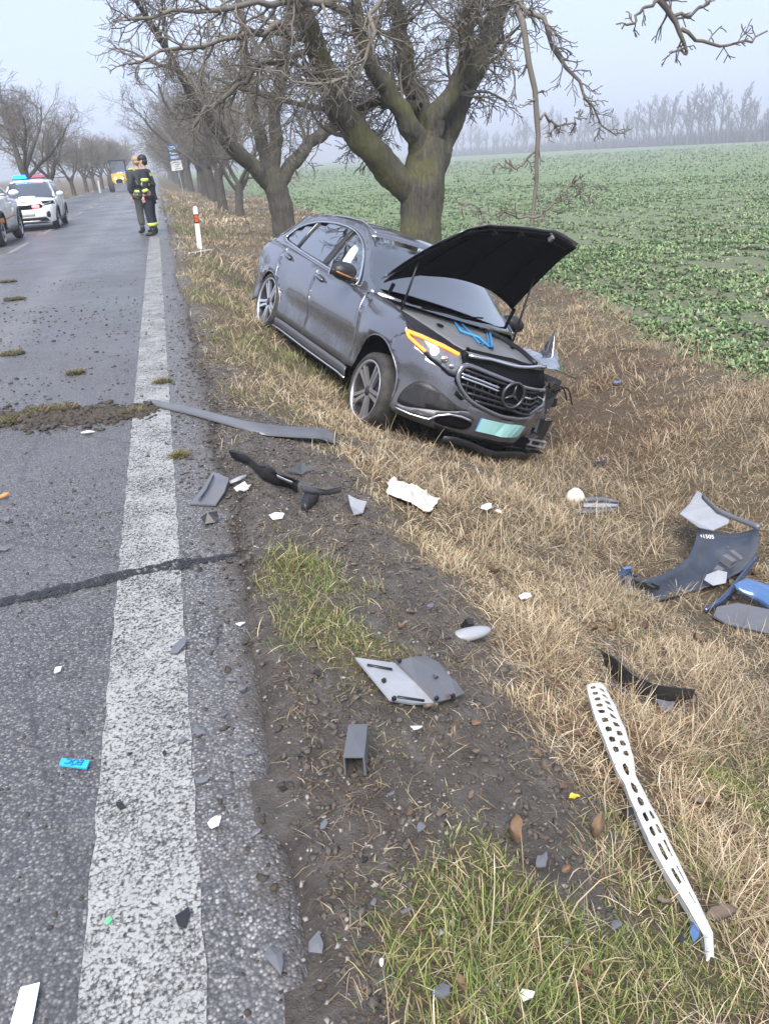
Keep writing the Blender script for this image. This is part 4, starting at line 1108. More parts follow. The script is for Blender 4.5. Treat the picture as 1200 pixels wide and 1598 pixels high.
for sgn in (0, 1):
    side = (lambda L: L) if sgn == 0 else EQ.left
    if sgn == 0:
        panel(EQ, 'front_fender', fender, PC, car)
    fd = panel(EQ, 'door', side(f_door), PC, car)
    rd = panel(EQ, 'door', side(r_door), PC, car)
    panel(EQ, 'rear_quarter_panel', side(quarter), PC, car)
    panel(EQ, 'sill', side(sill), m_blackp if False else PC, car, out=-0.004)
    q = on_body(EQ, side([(-.40, .25), (-1.4, .243), (-2.42, .247)]), .012)
    MB().tube(q, .012, 6).build('sill_trim', m_chrome, car, True)
    for d_, x0, z0 in ((fd, -1.53, .965), (rd, -2.55, 1.01)):
        q = on_body(EQ, side([(x0 + .11, z0 - .012), (x0, z0), (x0 - .11, z0 + .006)]), .028, 10)
        MB().tube(q, [.006, .014, .017, .018, .018, .018, .018, .017, .014, .006], 8).build('door_handle', PC, d_, True)
        q = on_body(EQ, side([(x0 + .08, z0 - .012), (x0 - .08, z0 + .0)]), .0045, 8)
        MB().tube(q, [.012, .026, .03, .03, .03, .03, .026, .012], 8).build('handle_recess', m_blackp, d_, True)
    # windows
    dlo = [(-.80, 1.055), (-1.2, 1.068), (-1.7, 1.086), (-2.2, 1.106), (-2.65, 1.13), (-2.93, 1.15), (-3.02, 1.20), (-2.86, 1.35), (-2.58, 1.45), (-2.2, 1.503), (-1.82, 1.512), (-1.52, 1.478), (-1.24, 1.395), (-1.0, 1.26)]
    outer = [(-.505, 1.045)] + [(x, belt(x) + .004) for x in (-1.2, -1.7, -2.2, -2.7)] + [(-3.36, 1.10), (-3.44, 1.20), (-3.16, 1.40), (-2.72, 1.53), (-2.2, 1.588), (-1.76, 1.598), (-1.46, 1.565), (-1.10, 1.42), (-.80, 1.21)]
    ring(EQ, 'window_frame', side(car_spline(dlo)), side(car_spline(outer)), PC, car)
    q = EQ(*np.array(side(car_spline(dlo) + car_spline(dlo)[:1])).T, .006)
    MB().tube(q, .011, 6, False).build('window_trim', m_chrome, car, True)
    def glass_pan(x0, x1):
        top = lambda x: float(np.interp(-x, [.8, 1.0, 1.24, 1.52, 1.82, 2.2, 2.58, 2.86, 3.02], [1.055, 1.26, 1.395, 1.478, 1.512, 1.503, 1.45, 1.35, 1.20]))
        bot = lambda x: float(np.interp(-x, [.8, 1.2, 1.7, 2.2, 2.65, 2.93, 3.02], [1.055, 1.068, 1.086, 1.106, 1.13, 1.15, 1.19]))
        xs = np.linspace(x0, x1, 12); return [(x, bot(x) - .004) for x in xs] + [(x, top(x) + .004) for x in xs[::-1] if top(x) - bot(x) > .01]
    panel(EQ, 'window', side(glass_pan(-.83, -1.645)), m_screen, car, .08, .004, -0.004)
    panel(EQ, 'window', side(glass_pan(-1.735, -2.54)), m_glass, car, .08, .004, -0.004)
    panel(EQ, 'window', side(glass_pan(-2.58, -3.01)), m_glass, car, .08, .004, -0.004)
    panel(EQ, 'pillar', side([(-1.64, 1.072), (-1.74, 1.078), (-1.745, 1.515), (-1.67, 1.508)]), m_blackp, car, .08, .01, 0.001)
    panel(EQ, 'pillar', side([(-2.535, 1.12), (-2.585, 1.122), (-2.55, 1.455), (-2.51, 1.46)]), m_blackp, car, .08, .01, 0.001)
    # mirror
    if sgn == 0:
        mr = MB()
        mr.ellipsoid((-.83, -1.035, 1.135), (.095, .135, .085), 16, 10, (0.1, 0, .22)).build('mirror_housing', m_blackp, car, True)
        MB().box((-.87, -.90, 1.07), (.10, .16, .03), (.2, 0, .15)).build('mirror_arm', m_blackp, car)
        MB().tube([(-.755, -.93, 1.10), (-.735, -1.02, 1.105), (-.75, -1.12, 1.115), (-.80, -1.165, 1.125)], [.005, .010, .010, .004], 8).build('mirror_indicator', mat('amber_indicator_lens', (0.30, 0.13, 0.05), 0.25), car, True)
        p_ = MB().box((-.905, -1.04, 1.135), (.012, .22, .13), (0, 0, .15)).build('mirror_glass', m_chrome, car)
    else:
        MB().ellipsoid((-.83, 1.035, 1.135), (.095, .135, .085), 16, 10, (-.1, 0, -.22)).build('mirror_housing', m_blackp, car, True)
    # wheel-arch lining
    for wx, nm in ((0.04, 'f'), (-2.83, 'r')):
        V = []; A = np.radians(np.linspace(-12, 192, 24))
        for y_ in (.875, .60, .50):
            for a in A: V.append((wx + (AR + .012 - (.0 if y_ > .5 else .4)) * math.cos(a), (-1 if sgn == 0 else 1) * y_, .365 + (AR + .012 - (.0 if y_ > .5 else .4)) * math.sin(a)))
        Fc = [(r_ * 24 + i, r_ * 24 + i + 1, (r_ + 1) * 24 + i + 1, (r_ + 1) * 24 + i) for r_ in range(2) for i in range(23)]
        pymesh('wheel_arch_liner', dent(np.array(V)), Fc, m_pit, car, True)
        q = EQ(*np.array(side((archF if nm == 'f' else archR)(2 if nm == 'r' else -6, 176, 30))).T, .0)
        if not (sgn == 1 and nm == 'f'): MB().tube(q, .008, 6).build('wheel_arch_lip', PC, car, True)
make_wheel('wheel', car, WHEELS['fr'], WHEEL_R, .262, spin=1.25, outer=-1, steer=-.03)
make_wheel('wheel', car, WHEELS['rr'], WHEEL_R, .262, spin=.95, outer=-1)
make_wheel('wheel', car, WHEELS['fl'], WHEEL_R, .262, spin=.3, outer=1)
make_wheel('wheel', car, WHEELS['rl'], WHEEL_R, .262, spin=.6, outer=1)
# roof, glass, tail
def EQe(pts): return EQ(*np.array(pts, float).T)
roofl = [(-1.30, 1.503), (-1.46, 1.565), (-1.76, 1.598), (-2.2, 1.588), (-2.72, 1.53), (-3.0, 1.455), (-3.16, 1.40)]
roofl = resample(np.array(roofl), 14)
rf = patch('roof', EQe(roofl), [(0.10 * (1 - t * 3 if t < .33 else 0) - .22 * max(0, t - .75) * 4, 0, .045) for t in np.linspace(0, 1, 14)], PC, car)
for sg in (-1, 1):
    P = EQe(resample(np.array([(-1.35, 1.535), (-1.76, 1.603), (-2.2, 1.593), (-2.72, 1.535), (-3.02, 1.46)]), 16)) * np.array([1, -sg if sg > 0 else 1, 1]) + np.array([0, -.055 * (-1 if sg < 0 else 1), .012])
    if sg > 0: P[:, 1] = -EQe(resample(np.array([(-1.35, 1.535), (-1.76, 1.603), (-2.2, 1.593), (-2.72, 1.535), (-3.02, 1.46)]), 16))[:, 1] - .055
    else: P[:, 1] = EQe(resample(np.array([(-1.35, 1.535), (-1.76, 1.603), (-2.2, 1.593), (-2.72, 1.535), (-3.02, 1.46)]), 16))[:, 1] + .055
    MB().tube(P, [.004] + [.009] * 14 + [.004], 8).build('roof_rail', m_chrome, rf, True)
ws = resample(np.array([(-.50, 1.045), (-.80, 1.21), (-1.10, 1.42), (-1.30, 1.503)]), 10)
patch('windscreen', EQe(ws), [(.30 - .2 * t, 0, .01 + .035 * t) for t in np.linspace(0, 1, 10)], m_screen, car, 18, .005)
rg = resample(np.array([(-3.16, 1.40), (-3.44, 1.18)]), 6)
patch('rear_window', EQe(rg), [(-.22 - .06 * t, 0, .045 - .035 * t) for t in np.linspace(0, 1, 6)], m_glass, car, 12, .005)
tg = resample(np.array([(-3.44, 1.18), (-3.50, .95), (-3.52, .70), (-3.52, .36)]), 8)
patch('tailgate', EQe(tg), [(-.30 - .10 * t, 0, .01) for t in np.linspace(0, 1, 8)], PC, car, 14)
# cabin
cb = MB(); cb.box((-1.55, 0, .42), (2.2, 1.5, .1)); cb.box((-.78, 0, .84), (.42, 1.5, .32)); cb.build('dashboard', m_seat, car)
for yy in (-.38, .38):
    st = MB(); st.box((-1.45, yy, .66), (.55, .52, .2)); st.box((-1.78, yy, .98), (.16, .5, .62), (0, -.22, 0), .85); st.box((-1.88, yy, 1.36), (.11, .27, .17), (0, -.15, 0)); st.build('front_seat', m_seat, car)
bs = MB(); bs.box((-2.45, 0, .66), (.5, 1.3, .2)); bs.box((-2.75, 0, 1.0), (.16, 1.3, .6), (0, -.3, 0)); bs.build('rear_bench', m_seat, car)
MB().tube([(-1.02 + .0 * a, .38 + .185 * math.cos(a), 1.02 + .185 * math.sin(a)) for a in np.linspace(0, 6.283, 24)], .016, 8, False).build('steering_wheel', m_seat, car, True)
m_bag = mat('airbag_cloth', (0.70, 0.88, 0.90), 0.8, vary=0.08, scale=6, bumpy=0.2)
A = EQ(*np.array([(x, z) for z in (1.45, 1.33, 1.20, 1.07) for x in np.linspace(-.92, -1.66, 8)]).T, -.045).reshape(4, 8, 3)
A[:, :, 1] += .05 * np.sin(np.linspace(0, 9, 8))[None] * .5 + np.array([.0, -.03, -.03, .0])[:, None]
A[:, :, 0] -= np.array([.22, .1, .0, -.08])[:, None] * (1 - np.linspace(0, 1, 8))[None]
pymesh('curtain_airbag', A.reshape(-1, 3), [(i * 8 + j, i * 8 + j + 1, (i + 1) * 8 + j + 1, (i + 1) * 8 + j) for i in range(3) for j in range(7)], m_bag, car, True)

# ---- front end
panel(EQ, 'front_bumper', bump_r, PC, car, .05)
hl = panel(EQ, 'headlight', headl, m_lens, car, .04, .01, -0.006)
q = on_body(EQ, [(.372, .905), (.52, .908), (.72, .896), (.90, .87)], .012, 20); MB().tube(q, [.014] * 20, 8).build('daylight_strip', m_amber, hl, True)
q = on_body(EQ, [(.372, .905), (.41, .872), (.50, .845), (.61, .81)], .012, 14); MB().tube(q, [.013] * 14, 8).build('daylight_strip', m_amber, hl, True)
for (s_, z_, r_) in ((.68, .835, .036), (.79, .80, .03), (.87, .765, .022)):
    p_ = EQ(s_, z_, .002); MB().ellipsoid(p_, (r_ * .6, r_ * 1.2, r_), 12, 8).build('projector_lens', m_lampon if r_ > .033 else m_chrome, hl, True)
q = on_body(EQ, [(.37, .882), (.49, .843), (.64, .781), (.80, .73), (.87, .70), (.935, .70)], .004, 20); MB().tube(q, .009, 6).build('headlight_seal', m_pit, hl, True)
# grille: ring, dark mesh, slats, emblem
Lc = EQ.Lf
g_out = [(.93, .755), (.985, .83), (1.2, .818), (Lc, .79), (M2 - 1.2, .76), (M2 - .98, .735), (M2 - .935, .68), (M2 - 1.0, .585), (M2 - 1.2, .515), (Lc, .468), (1.17, .522), (1.04, .58), (.945, .67)]
g_in = [(Lc + (a - Lc) * .935, .645 + (z_ - .645) * .83) for a, z_ in g_out]
gr = ring(EQ, 'grille_frame', car_spline(g_in, 3), car_spline(g_out, 3), PC, car, 78, .014, .03, 3)
panel(EQ, 'grille_mesh', car_spline(g_in, 3), m_pit, car, .05, .006, -.045)
panel(EQ, 'grille_surround', [(.93, .90), (.96, .80), (M2 - .98, .72), (M2 - .94, .84), (M2 - 1.05, .935), (Lc, .95), (1.0, .93)], m_pit, car, .06, .006, -.03)
gy_ = lambda a: .50 + .0 * a
for s0, z0, s1, z1_, ch in ((.965, .735, 1.38, .705, 1), (.975, .707, 1.38, .678, 1), (1.64, .682, M2 - .98, .645, 1), (.97, .772, M2 - .97, .70, 0), (1.0, .655, 1.42, .625, 0), (1.62, .63, M2 - 1.0, .605, 0), (1.07, .60, M2 - 1.05, .575, 0), (1.16, .555, M2 - 1.15, .54, 0)):
    q = on_body(EQ, [(s0, z0), ((s0 + s1) / 2, (z0 + z1_) / 2 + .004), (s1, z1_)], -.010, 14)
    MB().tube(q, .011 if ch else .013, 6).build('grille_slat', m_chrome if ch else m_blackp, gr, True)
for k in range(15):
    s0 = 1.0 + .075 * k; t_ = (s0 - .95) / 1.15
    q = on_body(EQ, [(s0, .54), (s0 - .03, .78 - .06 * t_)], -.03, 5); MB().tube(q, .006, 4).build('grille_bar', m_blackp, gr)
c0 = EQ(EQ.Lf - .02, .68, -.004)
em = MB()
em.tube([(c0[0] + .016, c0[1] + .108 * math.cos(a), c0[2] + .108 * math.sin(a)) for a in np.linspace(0, 2 * math.pi, 33)], .013, 8, False)
for k in range(3):
    a = math.pi / 2 + 2 * math.pi * k / 3
    em.tube([(c0[0] + .016, c0[1], c0[2]), (c0[0] + .012, c0[1] + .05 * math.cos(a), c0[2] + .05 * math.sin(a)), (c0[0] + .010, c0[1] + .10 * math.cos(a), c0[2] + .10 * math.sin(a))], [.017, .010, .004], 6)
em.build('star_emblem', mat('dull_dark_chrome', (0.11, 0.11, 0.12), 0.35, metal=0.8), gr, True)
MB().lathe([(c0[0] + .004, .001), (c0[0] + .004, .10)], 28, 'x', (0, c0[1], c0[2])).build('emblem_plate', m_pit, gr, True)
# bent upper chrome strip torn from the grille
q = on_body(EQ, [(.99, .885), (1.2, .90), (Lc, .905), (M2 - 1.2, .935), (M2 - 1.0, .925)], .02, 20); q[:, 0] += .012 * np.sin(np.arange(20) * .9)
MB().tube(q, .016, 6).build('bent_chrome_strip', m_chrome, car, True)
# plate
pv_ = [EQ(fy(y_), z_, .012) for z_ in (.315, .435) for y_ in np.linspace(-.27, .27, 9)]
po = sheet_obj('number_plate', pv_, [[j, j + 1, 10 + j, 9 + j] for j in range(8)], m_plate, car, .004, sm=False)
# lower intake, fin and chrome blade at the right corner
intake = car_spline([(.51, .34), (.52, .44), (.60, .545), (.70, .575), (.80, .565), (1.02, .48), (1.12, .468), (.95, .41), (.79, .38), (.61, .335)], 3)
panel(EQ, 'air_intake_shade', intake, m_blackp, car, .05, .004, .005)  # dark sheet on the bumper, standing in for shade in the concave intake
fin = car_spline([(.52, .325), (.61, .33), (.79, .375), (.95, .41), (1.12, .462), (1.20, .40), (1.08, .415), (.98, .405), (.89, .365), (.83, .31), (.67, .295), (.53, .295)], 3)
panel(EQ, 'bumper_fin', fin, PC, car, .05, .008, .014)
q = on_body(EQ, [(.53, .29), (.67, .288), (.83, .302), (.89, .358), (.98, .398), (1.08, .408), (1.17, .395)], .026, 30); MB().tube(q, .011, 6).build('bumper_blade', m_chrome, car, True)
panel(EQ, 'side_inlet', car_spline([(.90, .345), (.98, .385), (1.08, .395), (1.20, .37), (1.15, .30), (.9, .29)], 3), m_pit, car, .05, .004, .006)
panel(EQ, 'sensor_hole', [(.97, .60), (1.06, .545), (1.03, .53), (.965, .56)], m_pit, car, .05, .004, .006)
lowm = [(fy(-.62), .275), (fy(-.30), .255), (fy(.5), .26), (fy(.48), .235), (fy(-.3), .222), (fy(-.6), .24)]
panel(EQ, 'lower_intake', lowm, m_pit, car, .06, .004, .005)
# torn undertray hanging below the bumper
rr_ = np.random.default_rng(4)
for k in range(7):
    y0 = -.45 + .17 * k; L_ = rr_.uniform(.18, .34); V = []
    for i in range(4):
        for j in range(3):
            V.append((.72 - .05 * abs(y0) * 3 - .10 * i + rr_.normal(0, .02), y0 + .1 * j + rr_.normal(0, .015), .20 - .055 * i * (1 + .3 * math.sin(k)) + rr_.normal(0, .018)))
    sheet_obj('torn_undertray', V, [[i * 3 + j, i * 3 + j + 1, (i + 1) * 3 + j + 1, (i + 1) * 3 + j] for i in range(3) for j in range(2)], m_blackp, car, .008, sm=False)
ub = MB(); ub.box((.15, 0, .25), (1.05, 1.0, .1)); ub.box((-1.6, 0, .26), (2.4, 1.35, .08)); ub.build('underbody', m_pit, car)
# engine bay
bayl = [(-.42, -.70, 1.04), (-.2, -.70, 1.03), (.1, -.68, 1.01), (.35, -.64, .985), (.55, -.58, .955), (.68, -.50, .935)]
bay = patch('bay_cover', [(x, -abs(y) + .03, z - .035) for x, y, z in bayl], [(.02, 0, .015)] * 6, m_greyp, car, 14, .01, dent)
# gutter between fender top and cover
fe = EQe(resample(np.array([(-.51, 1.058), (-.2, 1.044), (.05, 1.01), (.22, .97), (.345, .925), (.72, .912), (.91, .888)]), 12)); ce = resample(np.array([(x, y + .03, z - .035) for x, y, z in bayl]), 12)
V = np.concatenate([fe, (fe + ce) / 2 + np.array([0, 0, -.035]), ce]); sheet_obj('fender_gutter', V, [[r_ * 12 + i, r_ * 12 + i + 1, (r_ + 1) * 12 + i + 1, (r_ + 1) * 12 + i] for r_ in range(2) for i in range(11)], m_blackp, car, .006)
fe2 = fe * np.array([1, -1, 1]); fe2 = np.array(fe); fe2[:, 1] *= -1
wl = dent(np.array([(-.45, .62, .95), (-.2, .66, .95), (.1, .72, .93), (.3, .78, .92), (.5, .80, .92), (.58, .74, .86)]))
# crumpled grey inner wing panel sticking out on the damaged side
V = []
for i, t in enumerate(np.linspace(0, 1, 9)):
    for j, u in enumerate(np.linspace(0, 1, 6)):
        x = .02 + .50 * t; y = .50 + .48 * u - .06 * t
        V.append((x, y, 0.985 - .03 * t + .06 * math.sin(3.1 * t + 2 * u) * u + .03 * float(vnoise(x * 9, y * 9, 2))))
sheet_obj('crumpled_wing_panel', V, [[i * 6 + j, i * 6 + j + 1, (i + 1) * 6 + j + 1, (i + 1) * 6 + j] for i in range(8) for j in range(5)], PC, car, .006)
V = []
for i, t in enumerate(np.linspace(0, 1, 6)):
    for u in (0, 1): V.append((.02 + .04 * u + .03 * t, .93 + .02 * t, .92 + .26 * t + .02 * u) if True else 0)
V = [(-.10 + .22 * u * (1 - t) + .05 * t, .92 + .03 * t, 0.97 + .27 * t) for t in np.linspace(0, 1, 6) for u in (0, 1)]
sheet_obj('bent_wing_flap', V, [[2 * i, 2 * i + 1, 2 * i + 3, 2 * i + 2] for i in range(5)], PC, car, .008)
# broken headlamp carrier, cables and bracket on the damaged corner
bk = MB(); bk.box((.34, .66, .72), (.20, .24, .16), (.2, .1, .3)); bk.box((.42, .72, .60), (.10, .30, .08), (.3, 0, .2)); bk.box((.50, .52, .55), (.16, .20, .14), (0, .3, .1)); bk.build('headlamp_carrier', m_blackp, car)
bk = MB(); bk.box((.50, .60, .80), (.03, .26, .04), (0, .2, .2)); bk.box((.46, .72, .77), (.05, .05, .12), (.4, 0, 0)); bk.box((.55, .50, .77), (.05, .08, .05), (.1, .4, 0)); bk.build('broken_lamp_bracket', m_chrome, car)
for k in range(5):
    a = np.array([.42 + .03 * k, .45 + .06 * k, .80]); P = [a + np.array([.03 * math.sin(3 * t + k), .18 * t, -.05 * t + .05 * math.sin(5 * t + k)]) for t in np.linspace(0, 1.4, 10)]
    MB().tube(P, .007, 6).build('loose_cable', m_pit, car, True)
bx_ = MB()
for t in (0, 1): bx_.box((.50, .60 + .0, .225 + .055 * t - .02), (.04, .46, .012), (0.06, 0, -.25))
for k in range(4): bx_.box((.50 + .035 * (k - 1.5) , .60 + .145 * (k - 1.5), .232 + .009 * (k - 1.5)), (.03, .025, .055), (0.06, 0, -.25))
bx_.build('slotted_bracket', m_alloy, car)
rr_ = np.random.default_rng(12)
for k in range(9):
    y0 = rr_.uniform(.30, .78); z0 = rr_.uniform(.25, .78); x0 = .66 - .42 * (y0 - .2) + rr_.uniform(-.05, .08); w_ = rr_.uniform(.05, .13); h_ = rr_.uniform(.04, .16)
    V = [(x0 + rr_.normal(0, .03), y0 + w_ * (u - .5) * 2 + rr_.normal(0, .015), z0 + h_ * (t - .5) * 2 + rr_.normal(0, .015)) for t in (0, .5, 1) for u in (0, .5, 1)]
    sheet_obj('broken_plastic', V, [[i * 3 + j, i * 3 + j + 1, (i + 1) * 3 + j + 1, (i + 1) * 3 + j] for i in range(2) for j in range(2)], [m_blackp, m_pit, m_greyp][k % 3], car, .006, sm=False)
for k in range(4):
    P = [(.70 - .1 * k, -.30 + .28 * k + .1 * t, .20 - .13 * t - .03 * k * t) for t in np.linspace(0, 1, 5)]
    MB().tube(P, [.018, .02, .014, .016, .008], 5).build('hanging_lip', m_blackp, car)
V = [(.80 - .18 * max(0, u - .55) - .02 * t, -.50 + 1.05 * u, .20 - .07 * t - .05 * u + .02 * math.sin(9 * u)) for t in (0, .5, 1) for u in np.linspace(0, 1, 10)]
sheet_obj('torn_bumper_lip', V, [[i * 10 + j, i * 10 + j + 1, (i + 1) * 10 + j + 1, (i + 1) * 10 + j] for i in range(2) for j in range(9)], m_blackp, car, .01)
# badge and blue chevrons on the bay cover
Rt = CAR_R.T; EL = Rt @ (EYE - CAR_POSE[1])
def carpix(px, py, z):
    d = Rt @ pray(px, py); t = (z - EL[2]) / d[2]; return EL + d * t
def cover_z(x, y):
    xs = [p[0] for p in bayl]; return float(np.interp(x, xs, [p[2] - .035 for p in bayl])) + .012
def chevron(pix, w=.013):
    P = []
    for a, b_ in pix:
        z = .98
        for _ in range(6): p = carpix(a, b_, z); z = cover_z(p[0], p[1]) + .025
        P.append((p[0], p[1], z))
    MB().tube(resample(np.array(P), 20), w, 6).build('blue_chevron', m_blue, bay, True)
chevron([(700, 491), (722, 513), (746, 534), (772, 536), (764, 517), (750, 499)])
chevron([(714, 499), (731, 513), (752, 528), (765, 529), (760, 519)], .007)
z = 1.0; p = carpix(748, 518, z); MB().ellipsoid((p[0], p[1], cover_z(p[0], p[1]) + .03), (.03, .022, .008), 12, 6).build('cover_badge', mat('white_badge', (.75, .75, .75), .4), bay, True)
for a, b_, r_ in ((687, 507, .05), (676, 490, .03), (735, 531, .025), (800, 541, .03)):
    p = carpix(a, b_, 1.0); MB().ellipsoid((p[0], p[1], cover_z(p[0], p[1]) + .012), (r_, r_ * .6, .012), 12, 6).build('bay_cap', m_pit, bay, True)
V = [dent(np.array(p)) for p in ((-.40, .30, 1.03), (.0, .32, 1.03), (.35, .33, 1.0), (.66, .30, .95))]
MB().tube(resample(np.array(V), 14), .022, 8).build('bay_ridge', m_blackp, bay, True)
# bonnet, hinged open
HA = math.radians(HOOD_DEG) if 'HOOD_DEG' in globals() else math.radians(50)
def hood_pts(dz, inset=0.0, tmax=1.0):
    V = []; T = np.linspace(0.0, tmax, 13); U = np.linspace(-1, 1, 19)
    for t in T:
        for v in U:
            tt = t
            L_ = 1.04 + .17 * (1 - v * v) - .03 * abs(v) ** 6
            x = -.50 + .16 * (1 - v * v) * (1 - t) + tt * (L_ - .16 * (1 - v * v)) * (1 - inset * .5)
            y = v * (.77 - .10 * t ** 1.5) * (1 - inset)
            z = 1.07 - .06 * t - .11 * t ** 2.2 + .055 * (1 - v * v) + .012 * math.exp(-((abs(v) - .55) / .08) ** 2) - .03 * abs(v) ** 8
            z += (.03 * math.sin(9 * v + 3) * smooth(t, .75, 1.0) * smooth(v, .35, .9)) + dz
            V.append((x, y, z))
    V = np.array(V); h = np.array([-.47, 0, 1.045]); q = V - h
    ha = HA + np.radians(10 * V[:, 1]); c, s = np.cos(ha), np.sin(ha)
    x = q[:, 0] * c - q[:, 2] * s; z = q[:, 0] * s + q[:, 2] * c
    return np.stack([x, q[:, 1], z], 1) + h + np.stack([0 * x, 0 * x, .225 + .08 * V[:, 1]], 1) + np.array([-.10, 0, 0])
Fh = [[i * 19 + j, i * 19 + j + 1, (i + 1) * 19 + j + 1, (i + 1) * 19 + j] for i in range(12) for j in range(18)]
hd = sheet_obj('bonnet', hood_pts(0), Fh, PC, car, .006, (-.2, 0, .4))
sheet_obj('bonnet_lining', hood_pts(-.028, .03, .985), Fh, m_pit, hd, .012, (-.2, 0, .4))
lin = hood_pts(-.05, .03, .985).reshape(13, 19, 3)
for jj_ in (3, 9, 15): MB().tube(lin[1:12, jj_], .012, 6).build('bonnet_rib', m_pit, hd, True)
MB().tube(lin[11, 1:18], .02, 6).build('bonnet_rib', m_pit, hd, True)
for jj_ in (5, 9, 14): MB().box(lin[12, jj_] - np.array([.02, 0, .02]), (.05, .03, .06), (.2, -HA, 0)).build('bonnet_catch', m_greyp if jj_ == 14 else m_pit, hd)
for sg in (-1, 1):
    a = np.array([-.25, sg * .66, 1.0]); b_ = hood_pts(-.04).reshape(13, 19, 3)[5, 1 if sg < 0 else 17]
    MB().tube([a, (a + b_) / 2, b_], [.011, .011, .007], 8).build('bonnet_strut', m_blackp, car, True)
    MB().tube([(-.42, sg * .69, .94), (-.50, sg * .70, 1.06), (-.46, sg * .70, 1.24 + .06 * sg)], [.02, .018, .02], 6).build('bonnet_hinge', m_pit, hd if False else car)
cw = [(-.50 + .0 * 1, -.70, .99), (-.40, -.69, .965)]
patch('cowl', [(-.52, -.72, 1.03), (-.44, -.71, 1.02), (-.36, -.70, 1.0)], [(.30, 0, .0), (.24, 0, 0), (.16, 0, 0)], m_blackp, car, 14, .01)
MB().tube([(-.27, -.45, 1.07), (-.26, 0.0, 1.09), (-.36, .30, 1.13)], .008, 6).build('wiper', m_pit, car, True)
# ------------------------------------------------------------------ emergency vehicles, tractor
m_white = paint('white_car_paint', (0.72, 0.73, 0.74), 0.0, 0.35, 0.25, (0.40, 0.38, 0.35))
m_orange = mat('orange_stripe', (0.75, 0.28, 0.05), 0.35, vary=0.1)
m_bluelamp = emit('blue_beacon', (0.0, 0.13, 1.0), 4.0)
m_redglow = emit('red_beacon', (1.0, 0.06, 0.06), 2.5)  # glow used only for the red flash reflected in the grille
m_redglass = mat('unlit_red_lens', (0.35, 0.07, 0.12), 0.25)
m_wplate = mat('white_plate', (0.7, 0.7, 0.7), 0.4)
def su_side(x, z):
    d = np.interp(z, [0.2, 0.30, 0.45, 0.75, 0.95, 1.05, 1.2, 1.45, 1.6, 1.7], [.08, .04, .03, 0, .01, .04, .10, .22, .31, .38])
    for wx in (0.0, -2.67):
        r = np.hypot(x - wx, z - 0.35); d = d - 0.025 * np.exp(-((r - 0.42) / 0.09) ** 2)
    return d + 0.5 * smooth(x, -0.75, -0.2) * np.maximum(0, z - 0.90)
su_front = lambda z: np.interp(z, [.2, .3, .45, .6, .75, .9, 1.0], [.10, .03, 0, .01, .04, .10, .20])
su_rear = lambda z: np.interp(z, [.2, .4, .9, 1.1, 1.5], [.08, 0, .04, .1, .4])
